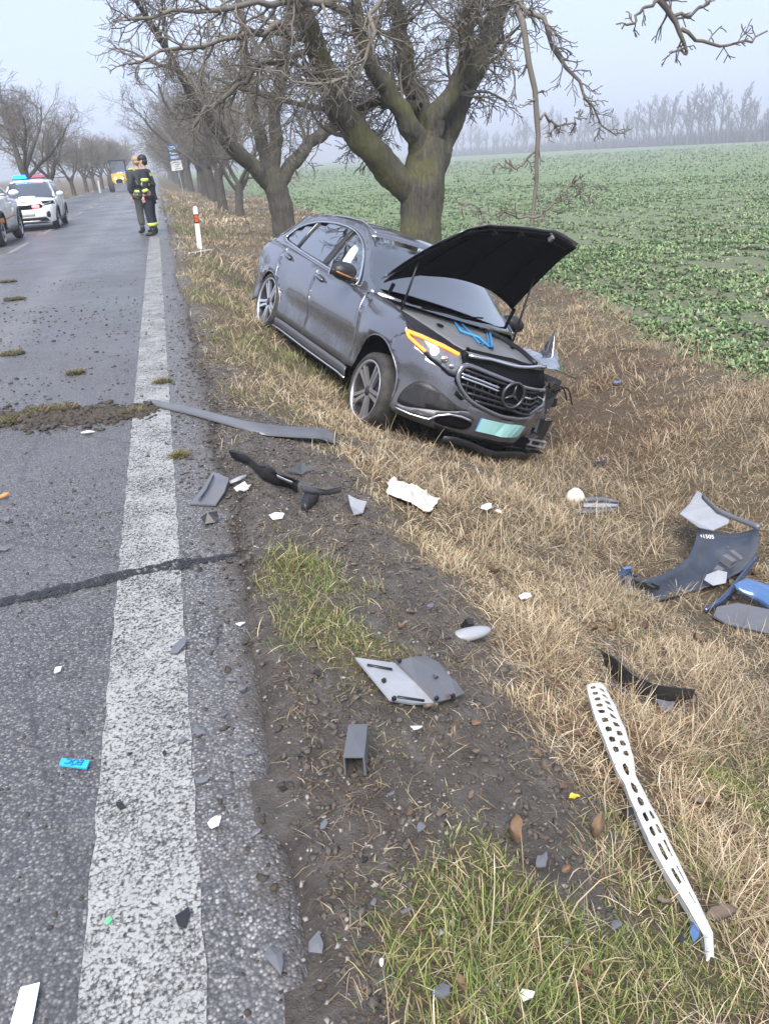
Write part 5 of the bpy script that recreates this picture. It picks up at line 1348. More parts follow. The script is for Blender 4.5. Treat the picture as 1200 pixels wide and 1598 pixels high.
def suv(name, label, loc, rz, stripe=False, police=True):
    B = Body(0.93, 0.90, -3.58, 0.25, -3.05, su_side, su_front, su_rear, wheels=(0, -2.67))
    f = B.fy; root = empty(name, loc, rz); tag(root, label, 'car')
    aF = lambda a, c: arc(0, .35, .42, a, c, 12); aR = lambda a, c: arc(-2.67, .35, .42, a, c, 12)
    bl = lambda x: float(np.interp(-x, [.5, 1.6, 3.2], [1.02, 1.06, 1.12]))
    for sg in (0, 1):
        sd = (lambda L: L) if sg == 0 else B.left
        panel(B, 'front_fender', sd([(-.50, .34), (-.48, .7), (-.52, 1.0), (-.45, 1.015), (0, .98), (.18, .94), (.2, .80)] + aF(60, 178)), m_white, root)
        panel(B, 'door', sd([(-.51, .34), (-.49, .7), (-.53, 1.0), (-.55, bl(-.55)), (-1.6, bl(-1.6)), (-1.6, .34)]), m_white, root, .1)
        panel(B, 'door', sd([(-1.61, .34), (-1.61, bl(-1.6)), (-2.55, bl(-2.55)), (-2.50, .80)] + aR(62, 4)), m_white, root, .1)
        panel(B, 'rear_quarter_panel', sd([(-2.56, bl(-2.55)), (-3.2, bl(-3.2)), (-3.25, .4)] + aR(178, 63) + [(-2.51, .80)]), m_white, root, .1)
        panel(B, 'sill', sd([(-.42, .24), (-.42, .335), (-2.24, .335), (-2.24, .24)]), m_blackp, root, .2)
        dlo = [(-.80, 1.06), (-1.6, 1.09), (-2.4, 1.12), (-3.0, 1.17), (-3.02, 1.25), (-2.8, 1.42), (-2.2, 1.50), (-1.6, 1.51), (-1.25, 1.40), (-1.0, 1.22)]
        ou = [(-.47, 1.03), (-1.6, 1.065), (-2.4, 1.09), (-3.2, 1.125), (-3.28, 1.25), (-2.95, 1.53), (-2.2, 1.60), (-1.5, 1.60), (-1.1, 1.46), (-.78, 1.25)]
        ring(B, 'window_frame', sd(car_spline(dlo)), sd(car_spline(ou)), m_white, root)
        panel(B, 'window', sd(car_spline(dlo, 3)), m_glass, root, .1, .004, -.006)
        if stripe: panel(B, 'side_stripe', sd([(.20, .50), (.43, .50), (.43, .62), (-.5, .62), (-3.2, .62), (-3.2, .50), (-2.25, .5), (-2.25, .55), (-.42, .55), (-.42, .5)][2:8]), m_orange, root, .15, .004, .012)
        q = B(*np.array(sd(aF(-4, 178))).T, .006); MB().tube(q, .03, 6).build('wheel_arch_trim', m_blackp, root, True)
        q = B(*np.array(sd(aR(-2, 178))).T, .006); MB().tube(q, .03, 6).build('wheel_arch_trim', m_blackp, root, True)
        y_ = -1 if sg == 0 else 1
        MB().ellipsoid((-.72, y_ * 1.03, 1.13), (.08, .13, .08), 12, 8).build('mirror', m_white, root, True)
        make_wheel('wheel', root, (0, y_ * .80, .35), .35, .25, .22, .3, y_)
        make_wheel('wheel', root, (-2.67, y_ * .80, .35), .35, .25, .22, .8, y_)
        hl = [(f(-.86), .93), (f(-.60), .86), (f(-.58), .80), (f(-.84), .84)]
        if sg: hl = [(2 * B.Lf - a, b_) for a, b_ in hl]
        panel(B, 'headlight', hl, m_lens, root, .08, .004, .006)
        fg = car_spline([(f(-.74), .60), (f(-.64), .58), (f(-.63), .44), (f(-.74), .42)], 3)
        if sg: fg = [(2 * B.Lf - a, b_) for a, b_ in fg]
        panel(B, 'fog_lamp', fg, m_blackp, root, .08, .004, .006)
    fb = [(.20, .79), (f(-.86), .83), (f(-.60), .79), (f(-.58), .93), (f(-.3), .955), (f(0), .96)]
    fbl = [(2 * B.Lf - a, b_) for a, b_ in fb[::-1][1:]]
    low = [(.46, .28), (f(-.6), .26), (f(0), .25)]; lowl = [(2 * B.Lf - a, b_) for a, b_ in low[::-1][1:]]
    panel(B, 'front_bumper', [(.41, .30)] + [(.40, .5)] + fb + fbl + [(2 * B.Lf - .40, .5), (2 * B.Lf - .41, .30)] + lowl[::-1][::-1] + [(a, b_) for a, b_ in low[::-1][1:]], m_white, root, .08)
    panel(B, 'grille', car_spline([(f(-.50), .86), (f(0), .84), (f(.50), .86), (f(.52), .74), (f(0), .70), (f(-.52), .74)], 3), m_pit, root, .08, .004, .008)
    panel(B, 'lower_grille', [(f(-.60), .44), (f(.60), .44), (f(.70), .30), (f(-.70), .30)], m_blackp, root, .1, .004, .008)
    panel(B, 'skid_plate', [(f(-.42), .33), (f(.42), .33), (f(.40), .285), (f(-.40), .285)], m_alloy, root, .1, .004, .016)
    panel(B, 'number_plate', [(f(-.26), .60), (f(.26), .60), (f(.26), .49), (f(-.26), .49)], m_wplate, root, .1, .004, .012)
    hp = B(*np.array([(-.50, 1.015), (-.2, 1.0), (.1, .965), (.25, .945)]).T)
    patch('bonnet', np.concatenate([hp, [[.55, -.62, .945]]]), [(.22, 0, .06), (.20, 0, .065), (.22, 0, .065), (.24, 0, .06), (.24, 0, .02)], m_white, root, 12)
    rl = resample(np.array([(-1.25, 1.54), (-1.5, 1.60), (-2.2, 1.60), (-2.95, 1.53)]), 8)
    rp = B(*rl.T); roof = patch('roof', rp, [(.06 * max(0, 1 - i), 0, .04) for i in range(8)], m_white, root, 12)
    wsl = resample(np.array([(-.47, 1.03), (-.78, 1.25), (-1.1, 1.46), (-1.25, 1.54)]), 8)
    patch('windscreen', B(*wsl.T), [(.24 - .02 * i, 0, .03) for i in range(8)], m_screen, root, 12, .005)
    rg_ = resample(np.array([(-2.95, 1.53), (-3.28, 1.25), (-3.2, 1.12)]), 6); patch('rear_window', B(*rg_.T), [(-.2, 0, .03)] * 6, m_glass, root, 10, .005)
    tg_ = resample(np.array([(-3.2, 1.12), (-3.25, .75), (-3.25, .32)]), 6); patch('tailgate', B(*tg_.T), [(-.32, 0, 0)] * 6, m_white, root, 10)
    ci = MB(); ci.box((-1.6, 0, .5), (2.4, 1.5, .4)); ci.box((-.75, 0, .9), (.35, 1.4, .2))
    for yy in (-.38, .38): ci.box((-1.75, yy, 1.0), (.16, .48, .7), (0, -.2, 0))
    ci.build('cabin', m_seat, root); MB().box((-1.3, 0, .30), (3.6, 1.2, .16)).build('underbody', m_pit, root)
    if police:
        panel(B, 'grille_red_reflection', car_spline([(f(.22), .83), (f(.42), .84), (f(.46), .78), (f(.40), .73), (f(.24), .74)], 3), m_redglow, root, .08, .01, .02)  # glowing red patch painted in as the flash reflected by the grille
        lb = MB(); lb.box((-1.62, 0, 1.675), (.26, 1.16, .03)); lb.build('lightbar_base', m_blackp, roof)
        b1 = MB(); b1.box((-1.62, -.33, 1.745), (.24, .46, .11), None, .82); b1.build('blue_beacon', m_bluelamp, roof)
        b2 = MB(); b2.box((-1.62, .33, 1.735), (.24, .46, .09), None, .82); b2.build('red_beacon', m_redglass, roof)
    return root
p = gp(62, 357)
pc_ = suv('police_car', 'white police SUV with a lit blue roof beacon parked in the far lane', (p[0] - .1, p[1] - .35, 0), -math.pi / 2); pc_.scale = (.86,) * 3
p = gp(22, 371)
suv('ambulance_car', 'white emergency car with an orange side stripe, cut off beside the police SUV', (p[0] - .62, p[1] - .2, 0), math.pi / 2, True, False)

# far tractor on the road
m_yel = mat('yellow_machine_paint', (0.62, 0.42, 0.06), 0.45, vary=0.15)
t = gp(196, 300); tr = empty('tractor', (t[0] - .4, t[1] + 4, 0)); tag(tr, 'small yellow tractor with a dark glazed cab coming along the distant road', 'tractor')
MB().box((0, -.75, .95), (.75, 1.3, .65), None, .9).build('engine_hood', m_yel, tr)
MB().box((0, .45, 1.05), (1.25, 1.3, .7)).build('body', m_yel, tr)
c_ = MB()
for sx_ in (-.6, .6):
    for sy_ in (-.15, 1.0): c_.box((sx_, sy_, 1.85), (.07, .07, 1.0))
c_.box((0, .42, 2.38), (1.4, 1.4, .1)); cf_ = c_.build('cab_frame', m_blackp, tr)
MB().box((0, -.15, 1.85), (1.12, .02, .9)).build('cab_window', m_glass, tr)
for sx_ in (-1, 1): MB().box((sx_ * .6, .42, 1.85), (.02, 1.05, .9)).build('cab_window', m_glass, tr)
for sx_ in (-1, 1):
    MB().lathe([(sx_ * .62, .2), (sx_ * .62, .55), (sx_ * .70, .62), (sx_ * .95, .62), (sx_ * 1.0, .55), (sx_ * .98, .2), (sx_ * .8, .02)], 24, 'x', (0, .75, .62)).build('rear_wheel', m_tyre, tr, True)
    MB().lathe([(sx_ * .50, .15), (sx_ * .50, .36), (sx_ * .56, .42), (sx_ * .76, .42), (sx_ * .8, .36), (sx_ * .78, .1)], 20, 'x', (0, -1.0, .42)).build('front_wheel', m_tyre, tr, True)
    MB().ellipsoid((sx_ * .28, -1.42, 1.02), (.09, .04, .08), 10, 6).build('headlight', m_lampon, tr, True)
MB().box((0, -1.42, .82), (.5, .04, .3)).build('grille', m_pit, tr)

# ------------------------------------------------------------------ roadside furniture
m_postw = mat('white_post_plastic', (0.72, 0.72, 0.70), 0.5, vary=0.12, scale=5, dirt=(0.35, 0.32, 0.26), dirt_amt=0.3)
m_refl = mat('red_reflector', (0.62, 0.10, 0.03), 0.3, vary=0.1)
def marker(loc, label, sc=1.0, full=True, tilt=0.0):
    r0 = empty('marker_post', loc); r0.scale = (sc,) * 3; r0.rotation_euler = (0, tilt, 0.15); tag(r0, label, 'marker post')
    MB().add([(-.065, -.03, -.25), (.065, -.03, -.25), (.05, .05, -.25), (-.05, .05, -.25), (-.06, -.028, 1.0), (.06, -.028, 1.0), (.045, .045, .95), (-.045, .045, .95), (-.03, -.02, 1.05), (.03, -.02, 1.05), (.025, .02, 1.02), (-.025, .02, 1.02)],
             [(0, 1, 5, 4), (1, 2, 6, 5), (2, 3, 7, 6), (3, 0, 4, 7), (4, 5, 9, 8), (5, 6, 10, 9), (6, 7, 11, 10), (7, 4, 8, 11), (8, 9, 10, 11), (3, 2, 1, 0)]).build('post', m_postw, r0)
    if full:
        MB().box((0, -.033, .745), (.122, .008, .215)).build('reflector_surround', m_pit, r0)
        for z_ in (.79, .70): MB().box((0, -.039, z_), (.092, .01, .082)).build('reflector', m_refl, r0)
    return r0
p = gp(312, 388); marker(p, 'white roadside marker post with a red reflector on the grass verge', .80, True, 0.03)
p = gp(157, 301); marker(p, 'small white marker post across the road by the trees', 0.9, False)
m_signblue = mat('blue_sign', (0.03, 0.16, 0.50), 0.4, vary=0.06)
m_signw = mat('white_sign', (0.75, 0.76, 0.77), 0.45, vary=0.05)
m_steel = mat('galvanised_steel', (0.42, 0.43, 0.44), 0.4, metal=0.7, vary=0.15)
p = gp(288.5, 311); sg_ = empty('bus_stop_sign', p, .1); sg_.rotation_euler = (0, -.06, .1); tag(sg_, 'blue and white bus stop sign on a thin grey post by the roadside trees', 'sign')
dsc = p[1] / 50.0
sg_.scale = (dsc,) * 3
MB().tube([(0, 0, -.3), (0, 0, 2.9)], .03, 8).build('post', m_steel, sg_)
bd = MB().box((-.06, -.045, 2.52), (.62, .02, .80)).build('blue_board', m_signblue, sg_)
MB().box((-.06, -.058, 2.62), (.46, .008, .42)).build('white_panel', m_signw, bd)
bb = MB(); bb.box((-.06, -.065, 2.66), (.34, .006, .20)); bb.box((-.17, -.065, 2.53), (.07, .006, .06)); bb.box((.05, -.065, 2.53), (.07, .006, .06)); bb.build('bus_pictogram', m_signblue, bd)
MB().box((-.06, -.068, 2.69), (.26, .006, .09)).build('pictogram_window', m_signw, bd)
MB().box((-.06, -.058, 2.25), (.46, .008, .14)).build('white_panel', m_signw, bd)
tt = MB().box((-.06, -.045, 1.82), (.62, .02, .52)).build('timetable_board', m_signw, sg_)
for k in range(4): MB().box((-.06 + .05 * (k % 2), -.058, 1.98 - .11 * k), (.34 - .06 * (k % 3), .006, .04)).build('timetable_line', mat('grey_print', (.3, .3, .32), .5), tt)

# ------------------------------------------------------------------ the two people on the edge line
def skin_body(name, nodes, edges, mat_, parent=None, sub=2):
    me = bpy.data.meshes.new(name); me.from_pydata([n_[0] for n_ in nodes], edges, []); me.update()
    o = bpy.data.objects.new(name, me); COL.objects.link(o)
    sk = o.modifiers.new('skin', 'SKIN'); me.skin_vertices or me.attributes
    if not me.skin_vertices:
        bm = bmesh.new(); bm.from_mesh(me); bm.verts.layers.skin.verify(); bm.to_mesh(me); bm.free()
    for v_, n_ in zip(me.skin_vertices[0].data, nodes): v_.radius = (n_[1], n_[1] if len(n_) < 3 else n_[2])
    me.skin_vertices[0].data[0].use_root = True
    sb = o.modifiers.new('round', 'SUBSURF'); sb.levels = sub; sb.render_levels = sub
    sk.use_smooth_shade = True
    me.materials.append(mat_)
    if parent: o.parent = parent
    return o
m_skin = mat('skin', (0.50, 0.30, 0.22), 0.55, vary=0.1)
m_navy = mat('navy_turnout_cloth', (0.012, 0.015, 0.03), 0.8, vary=0.3, scale=12, bumpy=0.3)
m_drab = mat('dark_work_cloth', (0.035, 0.04, 0.045), 0.8, vary=0.3, scale=12, bumpy=0.3)
m_hiviz = mat('yellow_reflective_band', (0.55, 0.68, 0.10), 0.5, vary=0.15)
m_silver = mat('silver_reflective_tape', (0.55, 0.57, 0.55), 0.3, vary=0.1)
m_hair = mat('dark_hair', (0.015, 0.012, 0.01), 0.6, vary=0.3, scale=40, bumpy=0.5)
m_hairg = mat('sandy_hair', (0.35, 0.25, 0.16), 0.6, vary=0.3, scale=40, bumpy=0.5)
m_boot = mat('black_boot_leather', (0.012, 0.012, 0.012), 0.4, vary=0.3)
def person(loc, rz, label, fire, sc=1.0, lean=0.0):
    """faces +x in its own frame"""
    legs = [((.0, -.11, .50), (.02, -.12, .10)), ((.03, .11, .50), (-.02, .13, .10))]
    body = skin_body('person', [((0, 0, .96), .15, .12), ((0, 0, 1.14), .15, .11), ((0, 0, 1.34), .18, .12), ((.0, 0, 1.47), .10, .08), ((.01, 0, 1.53), .055), ((.025, 0, 1.60), .075), ((.03, 0, 1.70), .085), ((.02, 0, 1.76), .06),
                                ((0, -.20, 1.43), .075), ((-.03, -.25, 1.14), .05), ((.05, -.25, .90), .036), ((0, .20, 1.43), .075), ((-.03, .25, 1.14), .05), ((.07, .24, .90), .036),
                                ((0, -.10, .88), .10), ((.02, -.11, .50), .065), ((-.01, -.12, .12), .042), ((0, .10, .88), .10), ((.04, .11, .50), .065), ((.0, .13, .12), .042)],
                     [(0, 1), (1, 2), (2, 3), (3, 4), (4, 5), (5, 6), (6, 7), (2, 8), (8, 9), (9, 10), (2, 11), (11, 12), (12, 13), (0, 14), (14, 15), (15, 16), (0, 17), (17, 18), (18, 19)], m_skin)
    body.location = loc; body.rotation_euler = (0, lean, rz); body.scale = (sc,) * 3
    tag(body, label, 'person')
    jk = skin_body('jacket', [((0, 0, .98), .19, .15), ((0, 0, 1.14), .185, .145), ((0, 0, 1.33), .205, .15), ((0, 0, 1.46), .12, .10), ((.0, 0, 1.515), .085), ((0, -.215, 1.42), .095), ((-.03, -.265, 1.16), .075), ((.035, -.265, .945), .062), ((0, .215, 1.42), .095), ((-.03, .265, 1.16), .075), ((.05, .255, .945), .062), ((0, 0, .84), .19, .155)],
                   [(0, 1), (1, 2), (2, 3), (3, 4), (2, 5), (5, 6), (6, 7), (2, 8), (8, 9), (9, 10), (0, 11)], m_navy if fire else m_drab, body)
    skin_body('trousers', [((0, 0, .93), .165, .14), ((0, -.105, .82), .125), ((.02, -.11, .50), .095), ((-.01, -.12, .17), .085), ((0, .105, .82), .125), ((.04, .11, .50), .095), ((.0, .13, .17), .085)], [(0, 1), (1, 2), (2, 3), (0, 4), (4, 5), (5, 6)], m_navy if fire else mat('grey_green_trousers', (.06, .065, .055), .8, vary=.2), body)
    for y_, x_ in ((-.12, 0), (.13, .02)):
        skin_body('boot', [((x_ - .01, y_, .20), .062), ((x_ - .02, y_, .075), .062, .06), ((x_ + .09, y_, .05), .055, .045), ((x_ + .18, y_, .042), .04, .035)], [(0, 1), (1, 2), (2, 3)], m_boot, body)
    for y_, x_, hz_ in ((-.255, .055, .895), (.245, .075, .895)):
        hn = MB(); hn.ellipsoid((x_ + .01, y_, hz_ - .045), (.03, .022, .055), 10, 8)
        hand = hn.build('hand', m_skin, body, True)
        for k in range(4): MB().tube([(x_ + .032 - .018 * k, y_, hz_ - .08), (x_ + .04 - .018 * k, y_ * .985, hz_ - .115), (x_ + .044 - .017 * k, y_ * .96, hz_ - .145 + .01 * abs(k - 1))], [.010, .009, .007], 6).build('finger', m_skin, hand, True)
        MB().tube([(x_ + .03, y_ * .96, hz_ - .03), (x_ + .052, y_ * .93, hz_ - .06), (x_ + .055, y_ * .92, hz_ - .09)], [.012, .010, .008], 6).build('thumb', m_skin, hand, True)
    # face and hair
    nf = MB(); nf.ellipsoid((.118, 0, 1.655), (.02, .014, .024), 8, 6); nf.build('nose', m_skin, body, True)
    for s_ in (-1, 1):
        MB().ellipsoid((.015, s_ * .087, 1.66), (.02, .01, .032), 8, 6).build('ear', m_skin, body, True)
        MB().ellipsoid((.104, s_ * .032, 1.685), (.010, .013, .008), 8, 6).build('eye', m_pit, body, True)
    MB().box((.108, 0, 1.612), (.012, .045, .008)).build('mouth', mat('lips', (.35, .14, .12), .5), body)
    hr = MB(); hr.ellipsoid((.008, 0, 1.722), (.108, .098, .092), 16, 10)
    if fire: hr.ellipsoid((-.03, 0, 1.655), (.078, .088, .09), 14, 8)
    else: hr.ellipsoid((-.035, 0, 1.66), (.07, .084, .06), 14, 8)
    hr.build('hair', m_hair if fire else m_hairg, body, True)
    def band(c, rx, ry, h, rot=None, nm='reflective_band', mt=m_hiviz):
        mb = MB(); V = []; M = Euler(rot or (0, 0, 0)).to_matrix(); n_ = 24
        for zz in (-h / 2, h / 2):
            for k in range(n_):
                a = 6.28318 * k / n_; V.append(M @ Vector((rx * math.cos(a), ry * math.sin(a), zz)) + Vector(c))
        mb.add(V, [(k, (k + 1) % n_, n_ + (k + 1) % n_, n_ + k) for k in range(n_)]); o = mb.build(nm, mt, body, True)
        md = o.modifiers.new('t', 'SOLIDIFY'); md.thickness = .006
        return o
    if fire:
        for z_, rx, ry in ((.86, .168, .205), (1.17, .155, .198)):
            band((0, 0, z_), rx, ry, .085); band((0, 0, z_), rx + .006, ry + .006, .03, None, 'silver_tape', m_silver)
        for s_ in (-1, 1):
            band((-.018, s_ * .25, 1.26), .088, .09, .075); band((.005, s_ * .262, 1.03), .075, .076, .07, (0, .3, 0))
            band((0 + (.0 if s_ < 0 else .01), s_ * .125, .27), .098, .098, .075)
            MB().box((-.135, s_ * .08, 1.37), (.02, .11, .07), (0, .2, 0)).build('back_patch', m_hiviz, body)
    else:
        for s_ in (-1, 1): MB().box((.0, s_ * .14, 1.49), (.17, .12, .03), (s_ * .55, 0, 0)).build('shoulder_patch', m_hiviz, body)
        band((0, 0, 1.0), .155, .20, .06)
    return body
p = gp(243, 368); person((p[0], p[1], 0.0), math.radians(170), 'firefighter in a navy suit with yellow bands standing on the white edge line', True, 1.0)
q_ = gp(233, 366); person((q_[0] - .02, q_[1] + .45, 0.0), math.radians(120), 'person with sandy hair in a dark jacket beside the firefighter', False, 1.0)
# ------------------------------------------------------------------ wreckage and litter
m_dg = mat('grey_trim_plastic', (0.115, 0.118, 0.132), 0.36, vary=0.2, scale=9, bumpy=0.1, dirt=(0.16, 0.14, 0.12), dirt_amt=0.32)
m_dl = mat('pale_grey_plastic', (0.29, 0.30, 0.325), 0.4, vary=0.2, scale=9, bumpy=0.1, dirt=(0.2, 0.18, 0.15), dirt_amt=0.3)
m_db = mat('black_liner_plastic', (0.018, 0.018, 0.02), 0.4, vary=0.4, scale=12, bumpy=0.15, dirt=(0.08, 0.07, 0.06), dirt_amt=0.25)
m_dn = mat('navy_bumper_inside', (0.032, 0.040, 0.058), 0.40, vary=0.4, scale=6, bumpy=0.15, dirt=(0.13, 0.13, 0.13), dirt_amt=0.34)
m_dblue = mat('blue_grey_paint', (0.10, 0.20, 0.40), 0.22, metal=0.5, vary=0.1, scale=5, coat=1.0)
m_dw = mat('white_enamel', (0.72, 0.73, 0.73), 0.4, vary=0.12, scale=14, dirt=(0.28, 0.24, 0.18), dirt_amt=0.34)
m_cream = mat('cream_airbag_cloth', (0.66, 0.62, 0.54), 0.85, vary=0.15, scale=20, bumpy=0.4, dirt=(0.36, 0.30, 0.22), dirt_amt=0.33)
m_paper = mat('pale_blue_card', (0.62, 0.70, 0.82), 0.5, vary=0.1, scale=8)
def wpt(p): return gp(p[0], p[1], p[2] if len(p) > 2 else .012)
def place(name, label, cat, P, group=None):
    c = np.mean(np.asarray(P), axis=0); z = float(hgt(c[0], c[1])); o = empty(name, (c[0], c[1], z)); tag(o, label, cat, group); return o, np.array([c[0], c[1], z])
def loft(name, A, B_, mat_, parent, base, n=20, m=4, bulge=0.0, thick=.004, sm=True, rough_=0.0, seed=0):
    A = resample(np.array([wpt(p) for p in A]), n); B_ = resample(np.array([wpt(p) for p in B_]), n); V = []
    rg_ = np.random.default_rng(seed)
    for i in range(n):
        for j in range(m + 1):
            u = j / m; p = A[i] * (1 - u) + B_[i] * u; p = p + np.array([0, 0, bulge * 4 * u * (1 - u)]) + rg_.normal(0, rough_, 3)
            V.append(p - base)
    Fc = [[i * (m + 1) + j, i * (m + 1) + j + 1, (i + 1) * (m + 1) + j + 1, (i + 1) * (m + 1) + j] for i in range(n - 1) for j in range(m)]
    o = pymesh(name, V, Fc, mat_, parent, sm); md = o.modifiers.new('t', 'SOLIDIFY'); md.thickness = thick; md.offset = 0
    return o
def poly(name, L, mat_, parent, base, thick=.004):
    V = np.array([wpt(p) for p in L]) - base
    bm = bmesh.new(); f = bm.faces.new([bm.verts.new(v) for v in V]); bmesh.ops.triangulate(bm, faces=[f]); me = bpy.data.meshes.new(name); bm.to_mesh(me); bm.free()
    o = link(name, me, mat_, parent); md = o.modifiers.new('t', 'SOLIDIFY'); md.thickness = thick; md.offset = 0
    return o
def solo(o, base, label, cat, group=None):
    o.location = base; tag(o, label, cat, group); return o
def base_of(L):
    P = np.array([gp(p[0], p[1]) for p in L]); c = P.mean(0); return np.array([c[0], c[1], float(hgt(c[0], c[1]))])

# long side-skirt trim from the road into the grass
A = [(232, 624, .02), (300, 636, .03), (380, 656, .03), (430, 664, .03), (480, 667, .06), (512, 669, .08), (527, 679, .05)]; B_ = [(241, 634, .01), (300, 648, .01), (370, 668, .01), (415, 680, .02), (460, 683, .03), (500, 685, .04), (525, 694, .01)]
b0 = base_of(A); solo(loft('side_skirt_trim', A, B_, m_dg, None, b0, 36, 5, .018, .005), b0, 'long grey plastic side-skirt strip lying from the edge line into the grass', 'trim strip')
# twisted black arch liner
A = [(358, 707, .04), (384, 711, .06), (408, 730, .08), (424, 727, .12), (432, 738, .10), (455, 747, .10), (468, 753, .05)]; B_ = [(362, 714, .01), (390, 726, .02), (410, 748, .02), (430, 757, .02), (446, 760, .02), (458, 765, .01), (464, 770, .01)]
b0 = base_of(A); rt = empty('arch_liner', b0); tag(rt, 'twisted black plastic wheel-arch liner lying at the edge of the asphalt', 'car part')
loft('liner_arm', A, B_, m_db, rt, b0, 22, 4, .03, .006)
loft('liner_flange_lit', [(466, 755, .10), (485, 758, .10), (510, 764, .08), (533, 758, .08)], [(474, 768, .06), (490, 772, .05), (512, 773, .04), (533, 768, .04)], m_dg, rt, b0, 14, 3, .01)  # lit part of the black liner, its light put into a grey material
loft('liner_flap', [(476, 768, .06), (488, 772, .06), (504, 773, .05)], [(470, 796, .0), (478, 800, .0), (496, 782, .0)], m_db, rt, b0, 8, 3, .02)
loft('liner_edge', [(432, 741, .09), (444, 747, .09), (457, 752, .09)], [(436, 748, .05), (447, 752, .05), (456, 757, .05)], m_dl, rt, b0, 8, 2)
L = [(444, 733, .03), (462, 728, .05), (470, 723, .05), (480, 728, .03), (497, 732, .02), (478, 736, .01), (470, 741, .01)]
b0 = base_of(L); solo(poly('plastic_shard', L, m_dg, None, b0), b0, 'jagged grey shard just above the twisted black arch liner', 'shard')
# flat flap with groove
L = [(332, 737, .03), (358, 747, .03), (351, 768, .02), (337, 789, .01), (296, 787, .01), (316, 764, .02)]
b0 = base_of(L); rt = empty('trim_panel', b0); tag(rt, 'flat dark grey trim panel lying on the asphalt beside the edge line', 'panel')
poly('plate', L, m_dg, rt, b0, .008); loft('groove', [(333, 742, .045), (322, 764, .035), (310, 780, .025)], [(335, 742, .045), (324, 765, .035), (312, 781, .025)], m_db, rt, b0, 6, 1)
L = [(316, 808, .02), (325, 801, .05), (338, 800, .04), (341, 810, .02), (336, 816, .01), (322, 818, .01)]
b0 = base_of(L); solo(poly('plastic_lump', L, m_db, None, b0, .02), b0, 'small broken black lump on the asphalt below the flat grey panel', 'fragment')
b0 = base_of([(372, 748)]); solo(loft('splinter', [(358, 751, .02), (372, 744, .03), (387, 740, .02)], [(360, 755, .01), (374, 750, .02), (386, 744, .01)], m_dl, None, b0, 8, 2), b0, 'slim pale curved splinter beside the flat grey panel', 'splinter')
L = [(366, 762, .01), (374, 757, .03), (382, 752, .02), (386, 758, .02), (392, 757, .01), (388, 762, .02), (382, 766, .01), (374, 764, .02), (370, 767, .01)]
b0 = base_of(L); solo(poly('clip', L, m_dw, None, b0, .008), b0, 'star-shaped white plastic clip on the asphalt by the arch liner', 'clip')
L = [(420, 804, .01), (430, 800, .02), (444, 801, .02), (441, 809, .01), (426, 811, .01)]
b0 = base_of(L); solo(poly('plastic_chip', L, m_dw, None, b0), b0, 'white plastic chip on the muddy asphalt edge', 'chip')
L = [(543, 772, .04), (556, 779, .05), (572, 783, .04), (566, 801, .02), (553, 804, .02), (547, 790, .03)]
b0 = base_of(L); solo(poly('plastic_shard', L, m_dl, None, b0), b0, 'pale grey pointed plate stuck in the grass right of the arch liner', 'shard')
# crumpled cloth
C4 = [np.array(wpt(p)) for p in ((612, 746, .03), (683, 778, .03), (672, 802, .03), (603, 770, .03))]; b0 = base_of([(642, 775)])
rg_ = np.random.default_rng(3); V = []
for i in range(15):
    for j in range(9):
        u, w_ = i / 14, j / 8; p = (C4[0] * (1 - u) + C4[1] * u) * (1 - w_) + (C4[3] * (1 - u) + C4[2] * u) * w_
        e_ = min(u, 1 - u, w_, 1 - w_) * 4
        V.append(p - b0 + np.array([rg_.normal(0, .008), rg_.normal(0, .008), .085 * abs(float(fbm(u * 5, w_ * 4, 12))) * min(1, e_ + .3)]))
solo(pymesh('crumpled_cloth', V, [(i * 9 + j, i * 9 + j + 1, (i + 1) * 9 + j + 1, (i + 1) * 9 + j) for i in range(14) for j in range(8)], m_cream, None), b0, 'crumpled cream airbag cloth lying in the dry grass', 'cloth').modifiers.new('t', 'SOLIDIFY').thickness = .004
# cream dome and vent
b0 = np.array(gp(897, 783)); mb = MB(); mb.ellipsoid((0, 0, .05), (.085, .07, .062), 18, 12, (.2, .1, .3)); mb.v = [(x * (1 + .06 * math.sin(z * 60)), y + .006 * math.sin(x * 90), z + .008 * math.sin(x * 70 + y * 50)) for x, y, z in mb.v]
solo(mb.build('foam_dome', m_cream, None, True), b0, 'rounded cream foam piece lying in the straw beside the slatted vent', 'foam piece')
b0 = base_of([(940, 790)]); rt = empty('slatted_vent', b0); tag(rt, 'dark grey slatted vent piece beside the cream foam dome', 'vent')
for k in range(3):
    a, c_ = 776 + 9 * k, 782 + 5 * k
    loft('vent_slat', [(912 - 2 * k, a, .05 - .012 * k), (940, a - 1 + 1 * k, .06 - .012 * k), (968 - 2 * k, c_, .04 - .01 * k)], [(912 - 2 * k, a + 6, .03 - .01 * k), (940, a + 6 + k, .03 - .008 * k), (966 - 2 * k, c_ + 4, .02 - .005 * k)], m_dg if k % 2 == 0 else m_dl, rt, b0, 8, 2, .006)
poly('vent_back', [(910, 778, .02), (940, 777, .02), (964, 786, .015), (960, 797, .0), (930, 802, .0), (908, 798, .0)], m_db, rt, b0)
